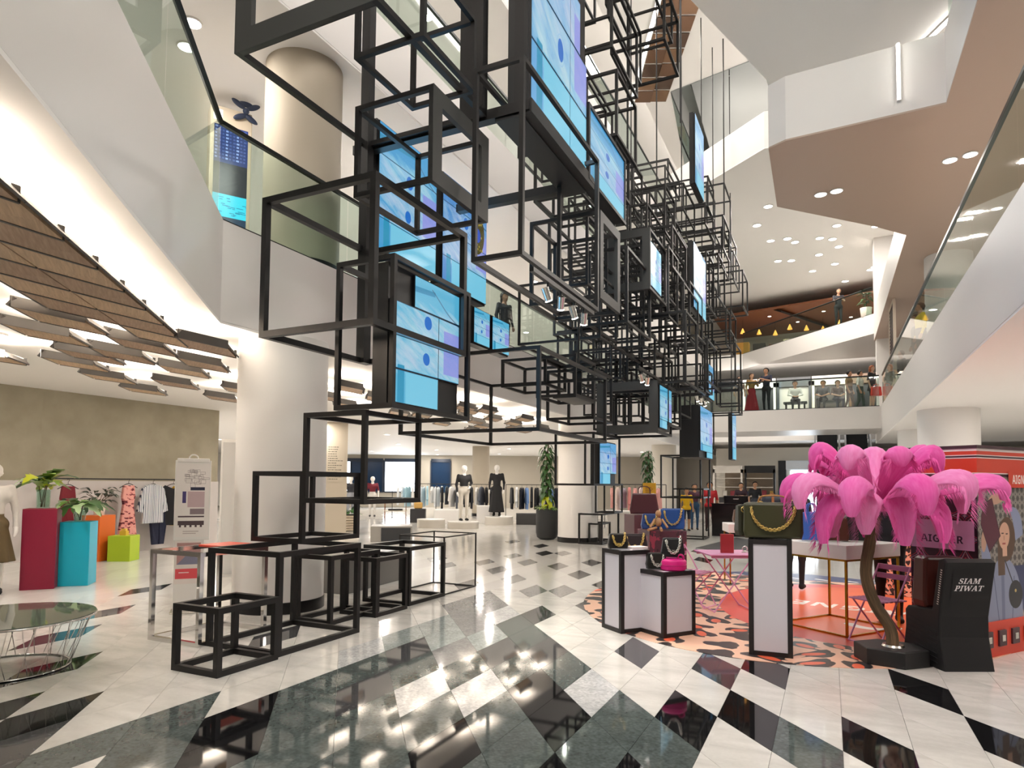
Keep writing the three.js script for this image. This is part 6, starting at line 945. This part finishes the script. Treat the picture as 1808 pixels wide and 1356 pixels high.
// back walls of the upper levels
struct('wall_upper', span(-14.2, -14, L1[1], L2[0], -46, 8), M.white); struct('wall_upper', span(-12.2, -12, L2[1], L3[0], -46, 8), M.white); struct('wall_upper', span(-12.2, -12, L3[1], ROOF, -46, 8), M.white);
struct('wall_upper', span(9, 9.2, L1[1], L2[0], -31, 8), M.cream); struct('wall_upper', span(9, 9.2, L2[1], L3[0], -31, 8), M.white); struct('wall_upper', span(9, 9.2, L3[1], ROOF, -46, 8), M.white);
for (let k = 0; k < 7; k++) { const z = -8.5 - k * 3.1; const g = thing('shop_bay', ['dark', 'grey', 'brown', 'lit', 'black', 'bronze', 'pale'][k] + ' shop window bay behind the right hand glass', 'shop front', [8.95, Y1, z], -Math.PI / 2); part(g, 'frame', bx(2.7, 2.7, 0.1, 0, 1.35, 0.05), std([0x2b2b2d, 0x55585a, 0x5a4638, 0xcfc8bc, 0x151516, 0x6a5236, 0xb9b2a8][k], 0.4)); part(g, 'window_pane', new THREE.PlaneGeometry(2.2, 2.1).translate(0, 1.3, 0.105), std([0x1c2022, 0x3a4446, 0x2c2620, 0xe6dcc8, 0x0e0f10, 0x32281c, 0x86837c][k], 0.08)); for (const s of [-0.6, 0.1, 0.7]) part(g, 'display_form', lathe([[0, 0], [0.12, 0], [0.16, 0.5], [0.1, 0.8], [0.05, 1.0], [0, 1.05]], 14).translate(s, 0.3, 0.2), std([0xa8452e, 0xd8cfc2, 0x2a2a33][Math.abs(Math.round(s * 10)) % 3], 0.6)); }
for (let k = 0; k < 6; k++) { const x = -5.2 + k * 1.75, g = thing('shop_bay', ['black', 'white', 'charcoal', 'cream', 'bronze', 'dark red'][k] + ' fronted shop behind the bridge', 'shop front', [x, Y1, -38.5]); part(g, 'frame', join(bx(1.7, 0.5, 0.3, 0, 2.6, 0), bx(0.12, 2.6, 0.3, -0.79, 1.3, 0), bx(0.12, 2.6, 0.3, 0.79, 1.3, 0)), std([0x141416, 0xd8d4cf, 0x2c2e31, 0xcfc6b6, 0x6a4c30, 0x4a1c20][k], 0.4)); part(g, 'back_panel', bx(1.5, 2.4, 0.05, 0, 1.2, -0.1), std([0x55504a, 0x2a2a2c, 0xb9b2a8, 0x3a332c, 0x1b1b1d, 0xd0c8bc][k], 0.4)); for (let q = 0; q < 4; q++) part(g, 'stock', rb(0.26, 0.5 + 0.5 * H2(k, q), 0.2, 0.04, -0.52 + q * 0.35, 0.5, 0.12), std([0xa83a32, 0xe0dcd4, 0x22242a, 0xc7a052, 0x48607a][(k + q * 2) % 5], 0.6)); }
for (let k = 0; k < 4; k++) { const x = [-5.2, -3.5, 2.6, 4.4][k], g = thing('shop_bay', ['pearl', 'black', 'grey', 'copper'][k] + ' fronted stall at the far end of the ground floor', 'shop front', [x, 0, k < 2 ? -38.9 : -30.5]); part(g, 'frame', join(bx(1.6, 0.4, 0.3, 0, 2.5, 0), bx(0.1, 2.5, 0.3, -0.75, 1.25, 0), bx(0.1, 2.5, 0.3, 0.75, 1.25, 0)), std([0xd6cfc6, 0x161618, 0x6a6c6e, 0x8a5a3c][k], 0.4)); for (let s = 0; s < 4; s++) { const sh = part(g, 'shelf', bx(1.4, 0.04, 0.28, 0, 0.5 + s * 0.5, 0), std(0xbdb6ac, 0.4)); for (let q = 0; q < 5; q++) part(sh, 'stock', rb(0.18, 0.16 + 0.18 * H2(k + s, q), 0.16, 0.03, -0.55 + q * 0.27, 0.15, 0), std([0xa83a32, 0xe6e0d4, 0x22242a, 0xc7a052, 0x48607a, 0xd892a0][(k * 2 + q * 2 + s) % 6], 0.5)); } }
areaLight(8, 1.2, [-1, 7.6, -36.5], [-1, 5, -38.5], 6);
// second level shop with warm brown ceiling at the far end
{
  const g = structGroup('ceiling_shop'); part(g, 'timber_ceiling', plate([[-6, -39.2], [3.5, -36.8], [6, -44], [-6, -45.5]], 11.3, 11.4), std(0x7a4526, 0.5)); part(g, 'dark_beam', bar([-2.5, 11.25, -38.6], [0.5, 11.25, -45], 0.5, 0.1), std(0x1c1410, 0.5));
  for (let k = 0; k < 5; k++) downlight(-3 + k * 1.4, 11.29, -40 - (k % 2) * 2, 240, 'small downlight in the warm brown shop ceiling', 'brown shop ceiling downlights');
  for (let k = 0; k < 9; k++) { const x = -4.5 + k * 0.85, s = thing('food_stall', ['amber', 'dark', 'copper', 'cream', 'green', 'brown', 'black', 'golden', 'grey'][k] + ' counter stall on the far second level', 'stall', [x, L2[1], -40.5 - (k % 3) * 0.6]); part(s, 'counter', rb(0.7, 1.05, 0.6, 0.02, 0, 0.525, 0), std([0xb5842e, 0x2a2420, 0x9a5a30, 0xd8c8a8, 0x3a5a44, 0x5a3a24, 0x161414, 0xc99a3c, 0x77756f][k], 0.5)); part(s, 'lamp_shade', lathe([[0.02, 0.3], [0.14, 0], [0.13, 0], [0.01, 0.29]], 16).translate(0, 1.6, 0.2), std(0xc9963c, 0.4, { emissive: 0xffb050, emissiveIntensity: 0.7 })); part(s, 'lamp_rod', cyl(0.006, 0.006, 0.48, 0, 2.13, 0.2, 6), M.black); }
}
// potted plant by the slanting edge, and the pier beside it
{ const g = thing('potted_plant', 'leafy plant at the end of the slanting second level edge', 'plant', [1.5, L2[1], -31.95]); part(g, 'planter', lathe([[0, 0], [0.2, 0], [0.24, 0.4], [0.2, 0.4], [0.18, 0.34], [0, 0.34]], 24), M.pale); sprig(g, 24, leafC, [M.leaf, M.leafDark], 0.5, 0.6, 0.1, 0.6); part(g, 'stem', rod([0, 0.3, 0], [0, 1.1, 0], 0.02), M.stem); }
single('white_pier', (() => { const a = [[1.78, -31.0], [2.5, -31.0], [2.5, -31.9], [1.78, -31.9]]; return plate(a, L2[1] + 0.004, L3[0]); })(), M.fascia, 'tall white pier beside the far slanting edge', 'pier');
single('white_pier', plate([[1.8, -30.95], [2.7, -30.95], [2.7, -31.38], [1.8, -31.38]], L1[1], L2[0]), M.white, 'white pier under the brown ceiling', 'pier');
// louvred dark panel beside the pier
{ const g = thing('louvre_panel', 'dark brown louvred panel between white piers', 'louvre', [1.95, L1[1], -25.2]); for (let k = 0; k < 17; k++) part(g, 'louvre', bx(0.05, 0.06, 1.5, 0, 1.25 + k * 0.115, 0), std(0x3c2a22, 0.5)); part(g, 'frame', join(bx(0.08, 3.1, 0.08, 0, 1.55, 0.79), bx(0.08, 3.1, 0.08, 0, 1.55, -0.79), bx(0.08, 0.08, 1.6, 0, 3.08, 0)), std(0xe4d6c4, 0.5)); }
// mirrored ceiling panels over the far atrium, and bronze mirror tiles on the high slope
{
  const g = structGroup('ceiling_mirror'); part(g, 'slab', plate([[-6.25, -16.5], [-3.4, -16.2], [-1.2, -19.2], [-1.2, -26.5], [9, -26.5], [9, -46], [-6.25, -46]], 16.35, 17.4), M.soffit);
  part(g, 'mirror', plate([[-5.2, -24.2], [-1.7, -23.4], [-1.7, -30], [-5.9, -30.6]], 16.32, 16.35), std(0xa4aaac, 0.03, { metalness: 1 }));
  const h = structGroup('ceiling_bronze'); for (let i = 0; i < 10; i++) for (let j = 0; j < 2; j++) part(h, 'mirror_tile', bx(0.6, 0.02, 0.7), std([0x7a5a44, 0x5f483a, 0x8c6a50][(i + j * 2) % 3], 0.14, { metalness: 0.6 }), [-3.3 - i * 0.32 + j * 0.55, 16.32, -17.6 - i * 0.72 - j * 0.2], [0, 0.42, 0]);
  const c = thing('cove_light', 'long bright cove light beside the bronze mirror tiles high up', 'strip light', [-5.35, 16.3, -21.2], 0.42); part(c, 'lens', bx(0.1, 0.03, 7, 0, -0.02, 0), M.lamp); part(c, 'channel', bx(0.16, 0.02, 7.1, 0, 0, 0), M.fascia);
  areaLight(2, 2, [-5.1, 16.2, -20.8], [-5.1, 0, -20.801], 16);
  for (const [x, z] of [[-3, -31.5], [0, -33], [-4.5, -35], [2, -30]]) downlight(x, 16.34, z, 900, 'round downlight added in the topmost far ceiling', 'added topmost far ceiling downlights', 1.8);  // downlights added to brighten the slab that the mirror reflects
}
renderer.render(scene, camera);
